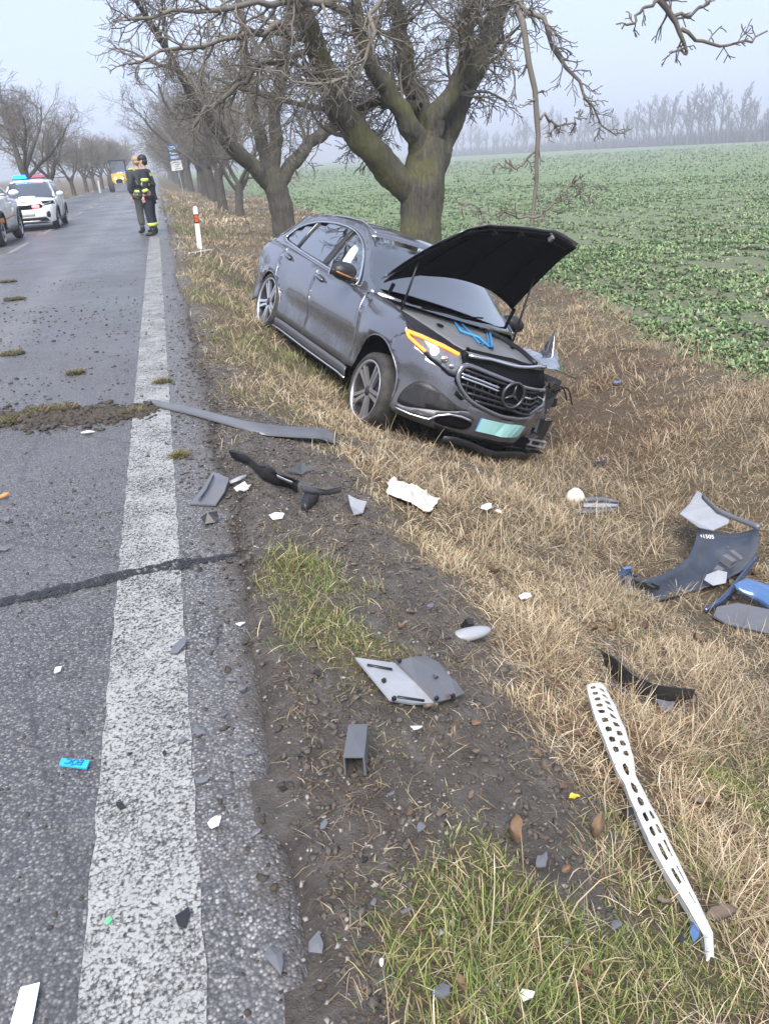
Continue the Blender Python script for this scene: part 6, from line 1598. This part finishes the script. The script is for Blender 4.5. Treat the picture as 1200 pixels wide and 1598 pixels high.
# big torn bumper corner
b0 = base_of([(1090, 870)]); rt = empty('bumper_corner', b0); tag(rt, 'large torn dark bumper corner with its inside up, chalk-marked, lying in the dry grass', 'bumper')
A = [(1090, 818, .20), (1084, 846, .20), (1075, 868, .17), (1052, 887, .13), (1022, 901, .10), (992, 903, .10), (968, 884, .13)]; B_ = [(1184, 822, .24), (1183, 856, .16), (1166, 886, .09), (1122, 910, .05), (1072, 925, .03), (1022, 938, .02), (976, 927, .03)]
loft('bumper_skin', A, B_, m_dn, rt, b0, 30, 8, -.07, .006)
poly('pale_flange', [(1060, 802, .24), (1076, 786, .27), (1087, 767, .33), (1098, 772, .33), (1112, 790, .30), (1138, 806, .26), (1136, 817, .24), (1112, 828, .20), (1090, 823, .22)], m_dl, rt, b0, .006)
loft('bumper_rim', [(1096, 770, .34), (1118, 792, .32), (1150, 806, .29), (1186, 818, .28)], [(1094, 778, .31), (1118, 800, .29), (1150, 814, .26), (1183, 828, .24)], m_dg, rt, b0, 14, 2, .01)
for (px, py, w_, h_, d_) in ((1135, 875, .07, .05, .08), (1120, 890, .10, .03, .05), (1148, 868, .05, .03, .10), (1140, 858, .04, .02, .06)):
    p = wpt((px, py, .10)) - b0; MB().box(p, (w_, d_, h_), (.3, .2, .7 * w_ * 10)).build('bracket', m_dg, rt)
poly('torn_sheet', [(1102, 897, .10), (1120, 890, .13), (1134, 893, .12), (1132, 910, .08), (1112, 914, .06), (1098, 905, .08)], m_dl, rt, b0)
loft('bumper_tail', [(1178, 868, .14), (1150, 902, .10), (1126, 930, .06), (1098, 950, .03)], [(1184, 874, .10), (1162, 906, .05), (1136, 938, .03), (1102, 957, .01)], mat('navy_paint', (.03, .06, .14), .25, metal=.4, coat=1.0), rt, b0, 12, 3, .012)
for (px, py) in ((978, 893), (992, 909), (1004, 912), (1014, 918), (986, 900), (1022, 915)):
    p = wpt((px, py, .08)) - b0; MB().box(p, (.022, .05, .035), (.1, .2, .6)).build('clip_tab', m_db, rt)
p = wpt((975, 892, .14)) - b0; MB().box(p, (.07, .02, .06), (.3, .2, .3)).build('tow_cover', m_dblue, rt)
def text_mesh(name, body, size, mat_, parent, M, extrude=.0008):
    cu = bpy.data.curves.new(name, 'FONT'); cu.body = body; cu.size = size; cu.extrude = extrude; cu.align_x = 'CENTER'; cu.align_y = 'CENTER'
    tmp = bpy.data.objects.new(name + '_tmp', cu); COL.objects.link(tmp)
    dg = bpy.context.evaluated_depsgraph_get(); me = bpy.data.meshes.new_from_object(tmp.evaluated_get(dg)); bpy.data.objects.remove(tmp); bpy.data.curves.remove(cu)
    me.transform(M); o = link(name, me, mat_, parent); return o
def frame3(p0, px_, py_):
    """matrix from origin, +x direction and +y hint"""
    x = Vector(px_).normalized(); z = x.cross(Vector(py_)).normalized(); y = z.cross(x); M = Matrix((x, y, z)).transposed().to_4x4(); M.translation = Vector(p0); return M
p = wpt((1102, 840, .165)) - b0; p1 = wpt((1130, 841, .165)) - b0; p2 = wpt((1102, 826, .22)) - b0
text_mesh('chalk_mark', '41505', .042, mat('chalk', (.75, .75, .75), .9), rt, frame3(p + np.array([0, 0, .012]), p1 - p, p2 - p))
# blue panel and grey panel at its foot
A = [(1143, 912, .13), (1165, 902, .15), (1200, 914, .14), (1245, 942, .12)]; B_ = [(1148, 920, .12), (1180, 938, .07), (1215, 962, .06), (1250, 985, .05)]
b0 = base_of(A); solo(loft('painted_panel', A, B_, m_dblue, None, b0, 14, 4, .012, .005), b0, 'curved shiny blue painted body panel beside the torn bumper corner', 'panel')
L = [(1118, 948, .05), (1150, 942, .07), (1200, 952, .06), (1245, 975, .05), (1240, 1000, .01), (1180, 985, .015), (1135, 975, .02), (1112, 962, .03)]
b0 = base_of(L); solo(poly('undertray_panel', L, m_dg, None, b0, .012), b0, 'cracked grey undertray panel lying under the blue body panel', 'panel')
# mirror cap, clip
b0 = np.array(gp(732, 997)); mb = MB(); mb.ellipsoid((0, 0, .022), (.10, .034, .026), 18, 10, (0, .05, .12)); rt = mb.build('handle_cap', m_dl, None, True); solo(rt, b0, 'smooth oval grey cap lying in the trampled straw', 'cap')
MB().box((.01, .045, .035), (.03, .03, .05), (.4, .3, .2)).build('clip', m_db, rt)
# folded double plate
b0 = base_of([(635, 1062)]); rt = empty('folded_plate', b0); tag(rt, 'pair of hinged grey plastic plates lying open on the mud', 'plate')
poly('left_plate', [(554, 1027, .04), (588, 1032, .035), (616, 1036, .025), (648, 1066, .02), (677, 1098, .02), (644, 1099, .02), (609, 1093, .03), (580, 1058, .035)], m_dl, rt, b0, .007)
poly('right_plate', [(618, 1033, .035), (640, 1027, .045), (662, 1023, .05), (684, 1035, .05), (704, 1060, .045), (709, 1063, .045), (724, 1083, .035), (712, 1088, .03), (681, 1097, .03), (650, 1065, .03)], m_dg, rt, b0, .007)
for pp, qq in (((573, 1036), (612, 1043)), ((620, 1086), (662, 1092))): loft('slot', [(*pp, .052), (*qq, .045)], [(pp[0], pp[1] + 3, .052), (qq[0], qq[1] + 3, .045)], m_db, rt, b0, 3, 1)
for pp in ((599, 1062), (655, 1025), (623, 1031), (681, 1090), (707, 1086), (615, 1090)):
    p = wpt((*pp, .05)) - b0; MB().box(p, (.012, .009, .012), (0, 0, .5)).build('clip', m_db, rt)
# channel piece
b0 = np.array(gp(556, 1172)); T = [np.array(wpt(p)) - b0 for p in ((546, 1133, .06), (572, 1133, .06), (566, 1183, .07), (538, 1183, .07))]; Bt = [t - np.array([0, 0, .058]) for t in T]
o = pymesh('channel_piece', T + Bt, [(0, 1, 2, 3), (0, 4, 5, 1), (1, 5, 6, 2), (3, 7, 4, 0)], m_dg); o.modifiers.new('t', 'SOLIDIFY').thickness = .006; solo(o, b0, 'open-ended grey plastic channel piece standing on the mud', 'channel')
# black strip under the beam's upper end
A = [(933, 1013, .09), (960, 1027, .15), (985, 1050, .15), (1020, 1068, .14), (1058, 1073, .13), (1085, 1077, .10)]; B_ = [(944, 1038, .05), (965, 1066, .06), (990, 1084, .06), (1018, 1092, .06), (1048, 1096, .06), (1079, 1090, .06)]
b0 = base_of(A); rt = empty('black_trim', b0); tag(rt, 'curved black trim strip with a grey tab above the perforated white beam', 'trim strip')
loft('strip', A, B_, m_db, rt, b0, 18, 4, .02, .005); poly('tab', [(1022, 1090, .07), (1052, 1092, .07), (1048, 1110, .03), (1034, 1112, .02)], m_dg, rt, b0); loft('blue_edge', [(950, 1066, .05), (985, 1080, .05)], [(952, 1072, .02), (985, 1085, .02)], m_dblue, rt, b0, 5, 1)
# perforated white beam
A = resample(np.array([wpt(p) for p in ((914, 1070, .06), (925, 1110, .06), (945, 1160, .06), (961, 1200, .05), (973, 1222, .05), (985, 1252, .06), (1011, 1312, .07), (1041, 1367, .06), (1074, 1420, .05), (1096, 1460, .03), (1101, 1500, .02))]), 260)
B_ = resample(np.array([wpt(p) for p in ((942, 1068, .08), (960, 1100, .08), (976, 1140, .08), (988, 1182, .07), (992, 1210, .06), (1008, 1240, .07), (1040, 1306, .08), (1066, 1360, .07), (1094, 1415, .06), (1112, 1455, .05), (1114, 1496, .03))]), 260)
b0 = np.array([*A.mean(0)[:2], float(hgt(*A.mean(0)[:2]))]); NI, NJ = 260, 17
hol = []
for k in range(9): hol += [(.03 + .042 * k, .30, .0125, .13), (.05 + .042 * k, .70, .0125, .13)]
for k, u in enumerate((.445, .51, .565)): hol.append((u, .45, .022, .15))
for k in range(4): hol += [(.63 + .06 * k, .34, .022, .10), (.61 + .06 * k + .02, .72, .022, .10)]
hol.append((.87, .6, .018, .08))
tj = np.linspace(0, 1, NJ); ti = np.linspace(0, 1, NI); UI, UJ = np.meshgrid(ti, tj, indexing='ij'); UI = UI.copy(); UJ = UJ.copy()
inside = np.zeros(UI.shape, bool)
for (a, c_, ra, rc) in hol:
    f = np.sqrt(((UI - a) / ra) ** 2 + ((UJ - c_) / rc) ** 2); inside |= f < .82
    m_ = (f >= .82) & (f < 1.18); sc_ = np.where(m_, 1 / np.maximum(f, 1e-6), 1); UI = np.where(m_, a + (UI - a) * sc_, UI); UJ = np.where(m_, c_ + (UJ - c_) * sc_, UJ)
def samp(P, u): return np.stack([np.interp(u, ti, P[:, k]) for k in range(3)], -1)
V = samp(A, UI) * (1 - UJ[..., None]) + samp(B_, UI) * UJ[..., None] + np.stack([0 * UI, 0 * UI, .012 * np.sin(UJ * 3.14) + .006 * fbm(UI * 9, UJ * 2, 4)], -1) - b0
idx = np.arange(NI * NJ).reshape(NI, NJ); q = np.stack([idx[:-1, :-1], idx[1:, :-1], idx[1:, 1:], idx[:-1, 1:]], -1).reshape(-1, 4)
q = q[~inside.ravel()[q].any(1)]
o = npmesh('perforated_beam', V.reshape(-1, 3), [q], m_dw, None, False); bm = bmesh.new(); bm.from_mesh(o.data); bmesh.ops.delete(bm, geom=[v for v in bm.verts if not v.link_faces], context='VERTS'); bm.to_mesh(o.data); bm.free()
o.modifiers.new('t', 'SOLIDIFY').thickness = .004; solo(o, b0, 'long bent white metal beam with oval perforations lying down the bank', 'beam')
E_ = [A[i] - b0 - np.array([0, 0, .02]) for i in range(0, 260, 8)]
V = []; 
for i in range(0, 260, 8): V += [A[i] - b0, A[i] - b0 - np.array([0, 0, .022])]
md_ = pymesh('beam_flange', V, [(2 * i, 2 * i + 2, 2 * i + 3, 2 * i + 1) for i in range(len(V) // 2 - 1)], m_dw, o)
# cap under the beam, blue shard
b0 = np.array(gp(990, 1290)); rt = empty('sensor_cap', b0); tag(rt, 'black round cap with a chrome band tucked under the white beam', 'cap')
MB().lathe([(0, .0), (0, .05), (.018, .052), (.03, .045)], 22, 'z').build('body', m_db, rt, True); MB().lathe([(.018, .053), (.028, .053)], 22, 'z').build('chrome_band', m_chrome, rt, True); MB().lathe([(.03, .045), (.045, .04), (.052, .02), (.053, .001)], 22, 'z').build('lid', m_db, rt, True)
L = [(1080, 1420, .03), (1090, 1428, .04), (1090, 1462, .02), (1082, 1472, .01), (1075, 1455, .01)]; b0 = base_of(L); solo(poly('plastic_shard', L, m_dblue, None, b0), b0, 'narrow blue shard in the grass under the lower end of the white beam', 'shard')
# badge and card on the road
L = [(97, 1184, .012), (141, 1187, .012), (136, 1200, .010), (93, 1195, .010)]; b0 = base_of(L)
P = np.array([wpt(p) for p in L]) - b0; rt = empty('model_badge', b0); tag(rt, 'small bright blue plastic plate with raised letters on the asphalt', 'badge')
poly('plate', L, mat('turquoise_plastic', (.03, .36, .55), .3), rt, b0, .005)
ctr = P.mean(0); ex = (P[1] - P[0] + P[2] - P[3]) / 2; ey = (P[0] - P[3] + P[1] - P[2]) / 2
text_mesh('raised_letters', 'EQC', np.linalg.norm(ey) * .95, mat('dark_turquoise', (.012, .16, .34), .3), rt, frame3(ctr + np.array([0, 0, .005]), -ex, ey) @ Matrix.Scale(1, 4), .001)
L = [(16, 1602, .01), (33, 1541, .02), (63, 1533, .015), (50, 1602, .01)]; b0 = base_of(L); solo(poly('card', L, m_paper, None, b0, .002), b0, 'folded pale blue card lying on the asphalt', 'card')

# small shards, one by one: (px, py, size px, material, where)
r = random.Random(21)
SH = [(285, 1015, 17, 'g', 0), (378, 1080, 12, 'g', 1), (361, 1065, 8, 'g', 1), (313, 1146, 13, 'g', 1), (318, 1222, 10, 'g', 1), (388, 1180, 9, 'g', 1), (290, 1438, 14, 'k', 0), (432, 1503, 24, 'g', 1), (497, 1478, 14, 'g', 2), (495, 1053, 11, 'k', 2), (92, 1050, 8, 'w', 1),
      (337, 1288, 11, 'w', 1), (442, 1234, 7, 'k', 2), (190, 1263, 10, 'k', 0), (659, 1308, 10, 'g', 3), (846, 1360, 15, 'g', 3), (570, 1345, 9, 'k', 2), (691, 1568, 15, 'g', 3), (819, 1573, 11, 'c', 3), (650, 1152, 9, 'w', 3), (596, 1505, 6, 'w', 2), (376, 978, 7, 'w', 1), (286, 1160, 7, 'g', 0), (400, 1305, 8, 'g', 1),
      (505, 1290, 10, 'g', 2), (340, 1000, 5, 'k', 1), (312, 890, 5, 'k', 1), (8, 778, 8, 'o', 1), (12, 815, 10, 'g', 1), (8, 860, 9, 'g', 1), (138, 678, 10, 'w', 1), (30, 958, 7, 'g', 1), (172, 1440, 6, 'n', 0), (612, 1256, 8, 'g', 3), (671, 958, 8, 'g', 3), (818, 942, 10, 'w', 3), (760, 800, 12, 'w', 3), (778, 806, 9, 'c', 3),
      (937, 730, 14, 'k', 3), (962, 602, 8, 'b', 3), (583, 1412, 8, 'g', 2), (560, 1080, 7, 'k', 2), (608, 905, 6, 'g', 3), (1090, 492, 9, 'g', 4), (700, 1010, 6, 'k', 3), (470, 1180, 6, 'k', 2), (350, 1120, 6, 'g', 1), (258, 1180, 5, 'k', 0), (205, 1180, 5, 'k', 0), (500, 1210, 6, 'g', 2), (636, 1440, 8, 'g', 3), (960, 1460, 10, 'g', 3), (1060, 1480, 7, 'k', 3)]
MM = {'g': (m_dg, 'grey'), 'k': (m_db, 'black'), 'w': (m_dw, 'white'), 'o': (mat('orange_plastic', (.7, .25, .06), .4), 'orange'), 'n': (mat('green_plastic', (.1, .6, .2), .4), 'bright green'), 'c': (m_cream, 'cream'), 'b': (m_dblue, 'blue')}
WH = ['on the white edge line', 'on the bare asphalt', 'in the mud of the shoulder', 'in the grass of the bank', 'among the crop']
for (px, py, sz, mk, wh) in SH:
    c0 = np.array(gp(px, py)); dist = np.linalg.norm(c0 - EYE); R0 = sz / F_PX * dist
    k = r.randint(5, 8); a0 = r.uniform(0, 6.28); el = r.uniform(.5, .85); an = r.uniform(0, 3.14); tx_, ty_ = r.uniform(-.25, .25), r.uniform(-.25, .25); V = []
    for ring_ in range(k):
        a = a0 + 6.283 * (ring_ + r.uniform(-.3, .3)) / k; rad = R0 * r.uniform(.45, 1.25); x = rad * math.cos(a); y = rad * math.sin(a) * el
        X = x * math.cos(an) - y * math.sin(an); Y = x * math.sin(an) + y * math.cos(an); V.append((X, Y, R0 * .12 + X * tx_ + Y * ty_))
    V.append((0, 0, R0 * r.uniform(.15, .35)))
    g = float(hgt(c0[0], c0[1])) if wh > 1 else 0.004
    lift = max(0, -min(v[2] for v in V)) + .003 + (.03 if wh == 3 else 0)
    V = [(x, y, z + lift) for x, y, z in V]
    o = pymesh('plastic_shard', V, [(i, (i + 1) % k, k) for i in range(k)], MM[mk][0]); md = o.modifiers.new('t', 'SOLIDIFY'); md.thickness = min(.006, R0 * .25); md.offset = 1
    o.location = (c0[0], c0[1], g)
    big = 'larger ' if sz >= 14 else ('' if sz >= 9 else 'tiny ')
    tag(o, f'{big}{MM[mk][1]} plastic shard lying {WH[wh]}', 'shard', f'{MM[mk][1]} shards {WH[wh]}')

# wooden stake by the marker post
a, b_ = np.array(gp(296, 397)), np.array(gp(330, 392)); c0 = (a + b_) / 2; c0[2] = float(hgt(c0[0], c0[1]))
solo(MB().tube([a - c0 + np.array([0, 0, .02]), b_ - c0 + np.array([0, 0, .03])], .016, 6).build('white_stick', m_dw), c0, 'short white stick lying at the foot of the marker post', 'stick')

# ------------------------------------------------------------------ soil thrown over the road
rng = np.random.default_rng(77)
m_soil = mat('torn_soil', (0.055, 0.043, 0.032), 0.85, vary=0.6, scale=30, bumpy=0.6)
ico = bmesh.new(); bmesh.ops.create_icosphere(ico, subdivisions=1, radius=1.0); IV = np.array([v.co[:] for v in ico.verts]); IF = np.array([[v.index for v in f.verts] for f in ico.faces]); ico.free()
def clods(name, x, y, R0, mat_, label, cat, zfun=None, flat=.55):
    k = len(x); z = (np.where(x < edge_x(y), 0.0, hgt(x, y)) if zfun is None else zfun)
    V = IV[None] * R0[:, None, None] * np.clip(1 + .5 * rng.normal(0, 1, (k, len(IV), 1)), .25, 2) * np.stack([rng.uniform(.7, 1.4, k), rng.uniform(.7, 1.4, k), np.full(k, flat)], -1)[:, None]
    a = rng.uniform(0, 6.28, k); ca, sa = np.cos(a)[:, None], np.sin(a)[:, None]
    V = np.stack([V[..., 0] * ca - V[..., 1] * sa, V[..., 0] * sa + V[..., 1] * ca, V[..., 2]], -1) + np.stack([x, y, z + R0 * flat * .45], -1)[:, None]
    Fc = (IF[None] + (np.arange(k) * len(IV))[:, None, None]).reshape(-1, 3)
    return tag(npmesh(name, V.reshape(-1, 3), [Fc], mat_, None, False), label, cat, kind='stuff')
cl = np.array([gp(px, py)[:2] for px, py in ((-80, 662), (0, 655), (60, 650), (130, 650), (190, 646), (235, 640))])
t = rng.random(5200); ci = resample(cl, 200)[(t * 199).astype(int)]
w_ = 0.10 * (1 + .8 * fbm(t * 9, 0 * t, 3))
x1 = ci[:, 0] + rng.normal(0, .05, 5200); y1 = ci[:, 1] + rng.normal(0, 1, 5200) * np.maximum(.03, w_); r1 = np.abs(rng.normal(.004, .008, 5200)) + .003
# crumbs strewn about, thicker towards the far lane and along the edge
x2 = rng.uniform(-4.2, .1, 5200); y2 = 3.5 + 10 * rng.random(5200) ** .8; kp = rng.random(5200) < np.clip(.25 + .9 * fbm(x2 * .8, y2 * .8, 15) + .3 * smooth(-x2, .6, 2.5), 0.04, 1) * (1 - .6 * smooth(y2, 9, 13)); x2, y2 = x2[kp], y2[kp]; r2 = np.abs(rng.normal(.003, .0045, len(x2))) + .0025
x3 = rng.uniform(-.4, .3, 3800); y3 = .7 + 8 * rng.random(3800); kp = rng.random(3800) < smooth(x3, -.35, .15) * (.3 + .7 * smooth(y3, 1, 4)); x3, y3 = x3[kp], y3[kp]; r3 = np.abs(rng.normal(.0015, .0035, len(x3))) + .002
x4 = rng.uniform(-1.6, .3, 2600); y4 = rng.uniform(.7, 4.5, 2600); r4 = np.abs(rng.normal(.0015, .0018, 2600)) + .0012
clods('soil_crumbs', np.concatenate([x1, x2, x3, x4]), np.concatenate([y1, y2, y3, y4]), np.concatenate([r1, r2, r3, r4]), m_soil, 'dark soil crumbs strewn across the asphalt and the edge line', 'soil')
# clods and gravel of the torn shoulder
k = 34000; x = rng.uniform(.08, 2.3, k); y = .6 + 7 * rng.random(k) ** 1.5; mv = zones(x, y)[0]; kp = (rng.random(k) < np.clip(mv, 0, 1) ** 1.5 * .8); x, y = x[kp], y[kp]
clods('mud_clods', x, y, np.abs(rng.normal(.001, .0034, len(x))) * (1 + .10 * y) + .0016, mat('wet_mud', (0.085, 0.07, 0.058), 0.55, vary=0.6, scale=25, bumpy=0.6), 'wet mud clods along the torn road shoulder', 'mud')
k = 1300; x = rng.uniform(.0, .75, k); y = .6 + 5 * rng.random(k) ** 1.5
clods('gravel', x, y, np.abs(rng.normal(.001, .0022, k)) + .0014, mat('pale_grit', (0.24, 0.22, 0.20), 0.7, vary=0.7, scale=18), 'pale grit scattered over the muddy road edge', 'gravel', flat=.7)
# turf torn out of the bank
TF = [(118, 583, .06), (20, 553, .09), (60, 645, .10), (100, 640, .09), (25, 468, .12), (255, 597, .05), (281, 712, .03), (10, 660, .12), (205, 646, .06), (15, 440, .10)]
tl_ = ['small turf lump alone on the asphalt of the near lane', 'broad turf clod near the road centre', 'mossy turf clod in the line of soil across the road', 'grassy turf clod in the line of soil near the edge line', 'flat turf clod on the asphalt beyond the soil line', 'thin turf streak across the edge line above the side-skirt strip', 'tiny green tuft on the asphalt right of the edge line', 'dark turf clod at the road-centre end of the soil line', 'crumbly turf clod touching the edge line', 'turf clod farthest along the near lane']
for (px, py, R0), lb in zip(TF, tl_):
    c0 = gp(px, py); rt = empty('turf_clod', (c0[0], c0[1], .002)); tag(rt, lb, 'turf')
    k = 26; an = rng.uniform(0, 6.28, k); ra = R0 * np.sqrt(rng.random(k)); X = ra * np.cos(an) * 1.15; Y = ra * np.sin(an) * .9; Rr = R0 * rng.uniform(.10, .26, k)
    V = IV[None] * Rr[:, None, None] * (1 + .25 * rng.normal(0, 1, (k, len(IV), 1))) * np.array([1.2, 1.2, .75]) + np.stack([X, Y, Rr * .4], -1)[:, None]
    npmesh('soil', V.reshape(-1, 3), [(IF[None] + (np.arange(k) * len(IV))[:, None, None]).reshape(-1, 3)], m_soil, rt)
    k = 420; an = rng.uniform(0, 6.28, k); ra = R0 * np.sqrt(rng.random(k)); X = ra * np.cos(an) * 1.1; Y = ra * np.sin(an) * .85
    colr = np.concatenate([STRAW[:2] * .5, GREEN * .7, BROWN * .8])[rng.integers(0, 10, k)]
    v, qd, tr_, c_ = blade_mesh('b', X + c0[0], Y + c0[1], rng.uniform(.03, .08, k), np.full(k, .005), rng.uniform(.6, 1.5, k), rng.uniform(0, 6.28, k), rng.uniform(0, .8, k), colr, 2, z=np.full(k, R0 * .18))
    v[:, 0] -= c0[0]; v[:, 1] -= c0[1]; npmesh('grass_tuft', v, [qd, tr_], m_blade, rt, False, {'tint': c_})

# ------------------------------------------------------------------ fallen leaves
leafm = [mat('dead_leaf_' + n_, c_, .7, vary=.35, scale=30, bumpy=.3) for n_, c_ in (('brown', (.105, .062, .040)), ('grey', (.15, .115, .095)), ('tan', (.19, .125, .078)))]
lms = []
for k in range(3):
    V = []; nU = 8
    for i in range(nU + 1):
        u = i / nU; w_ = .5 * math.sin(math.pi * u) ** .8 * (.9 + .1 * math.sin(9 * u))
        for j in (-1, -.5, 0, .5, 1):
            V.append((u - .5, w_ * j * .62, .30 * j * j * (.5 + k * .5) + .22 * math.sin(3.5 * u + k * 1.3) + .09 * math.sin(9 * u + 5 * j)))
    me = bpy.data.meshes.new('leaf'); me.from_pydata(V, [], [(i * 5 + j, i * 5 + j + 1, (i + 1) * 5 + j + 1, (i + 1) * 5 + j) for i in range(nU) for j in range(4)]); me.materials.append(leafm[k]); me.polygons.foreach_set('use_smooth', np.ones(len(me.polygons), bool)); lms.append(me)
r = random.Random(9)
LP = [(800, 1310, 60), (690, 1180, 20), (930, 1310, 55), (880, 1240, 30), (905, 1150, 35), (840, 1190, 26), (1120, 1440, 60), (1140, 1310, 40), (1095, 1265, 35), (1020, 1290, 25), (770, 1305, 24), (880, 1130, 22), (640, 1280, 22), (735, 1250, 22), (700, 1100, 18), (960, 1240, 30), (1060, 1160, 30), (1165, 1390, 40), (1010, 1150, 24), (540, 860, 12), (690, 830, 14), (660, 880, 12)]
for k in range(60):
    LP.append((r.uniform(620, 1200), r.uniform(860, 1590), r.uniform(14, 34)))
for (px, py, sz) in LP:
    c0 = gp(px, py); R0 = sz / F_PX * np.linalg.norm(c0 - EYE)
    o = bpy.data.objects.new('fallen_leaf', r.choice(lms)); COL.objects.link(o); R0 = min(R0 * .62, .075)
    o.location = (c0[0], c0[1], c0[2] + .02 + .02 * r.random()); o.scale = (R0, R0, R0); o.rotation_euler = (r.uniform(-.5, .5), r.uniform(-.5, .5), r.uniform(0, 6.28))
    tag(o, 'dead brown walnut leaf lying on the bank', 'leaf', 'fallen leaves on the bank')
# yellow leaf
c0 = gp(895, 1258); yl = bpy.data.objects.new('fallen_leaf', lms[0].copy()); yl.data.materials[0] = mat('yellow_leaf', (.55, .42, .04), .6); COL.objects.link(yl); yl.location = c0 + np.array([0, 0, .03]); yl.scale = (.035,) * 3; tag(yl, 'small bright yellow leaf on the mud beside the white beam', 'leaf')
# ------------------------------------------------------------------ misty air
m_h = bpy.data.materials.new('mist'); m_h.use_nodes = True; n = m_h.node_tree; n.nodes.clear()
ho = n.nodes.new('ShaderNodeOutputMaterial'); pv = n.nodes.new('ShaderNodeVolumePrincipled')
pv.inputs['Color'].default_value = (0.93, 0.96, 1.0, 1); pv.inputs['Density'].default_value = 0.0022; pv.inputs['Anisotropy'].default_value = 0.2
n.links.new(pv.outputs[0], ho.inputs['Volume'])
hz = MB().box((150, 900, 8.5), (2300, 2100, 22)).build('haze', m_h)
tag(hz, 'thin pale mist hanging over the road and field', 'mist', kind='stuff')
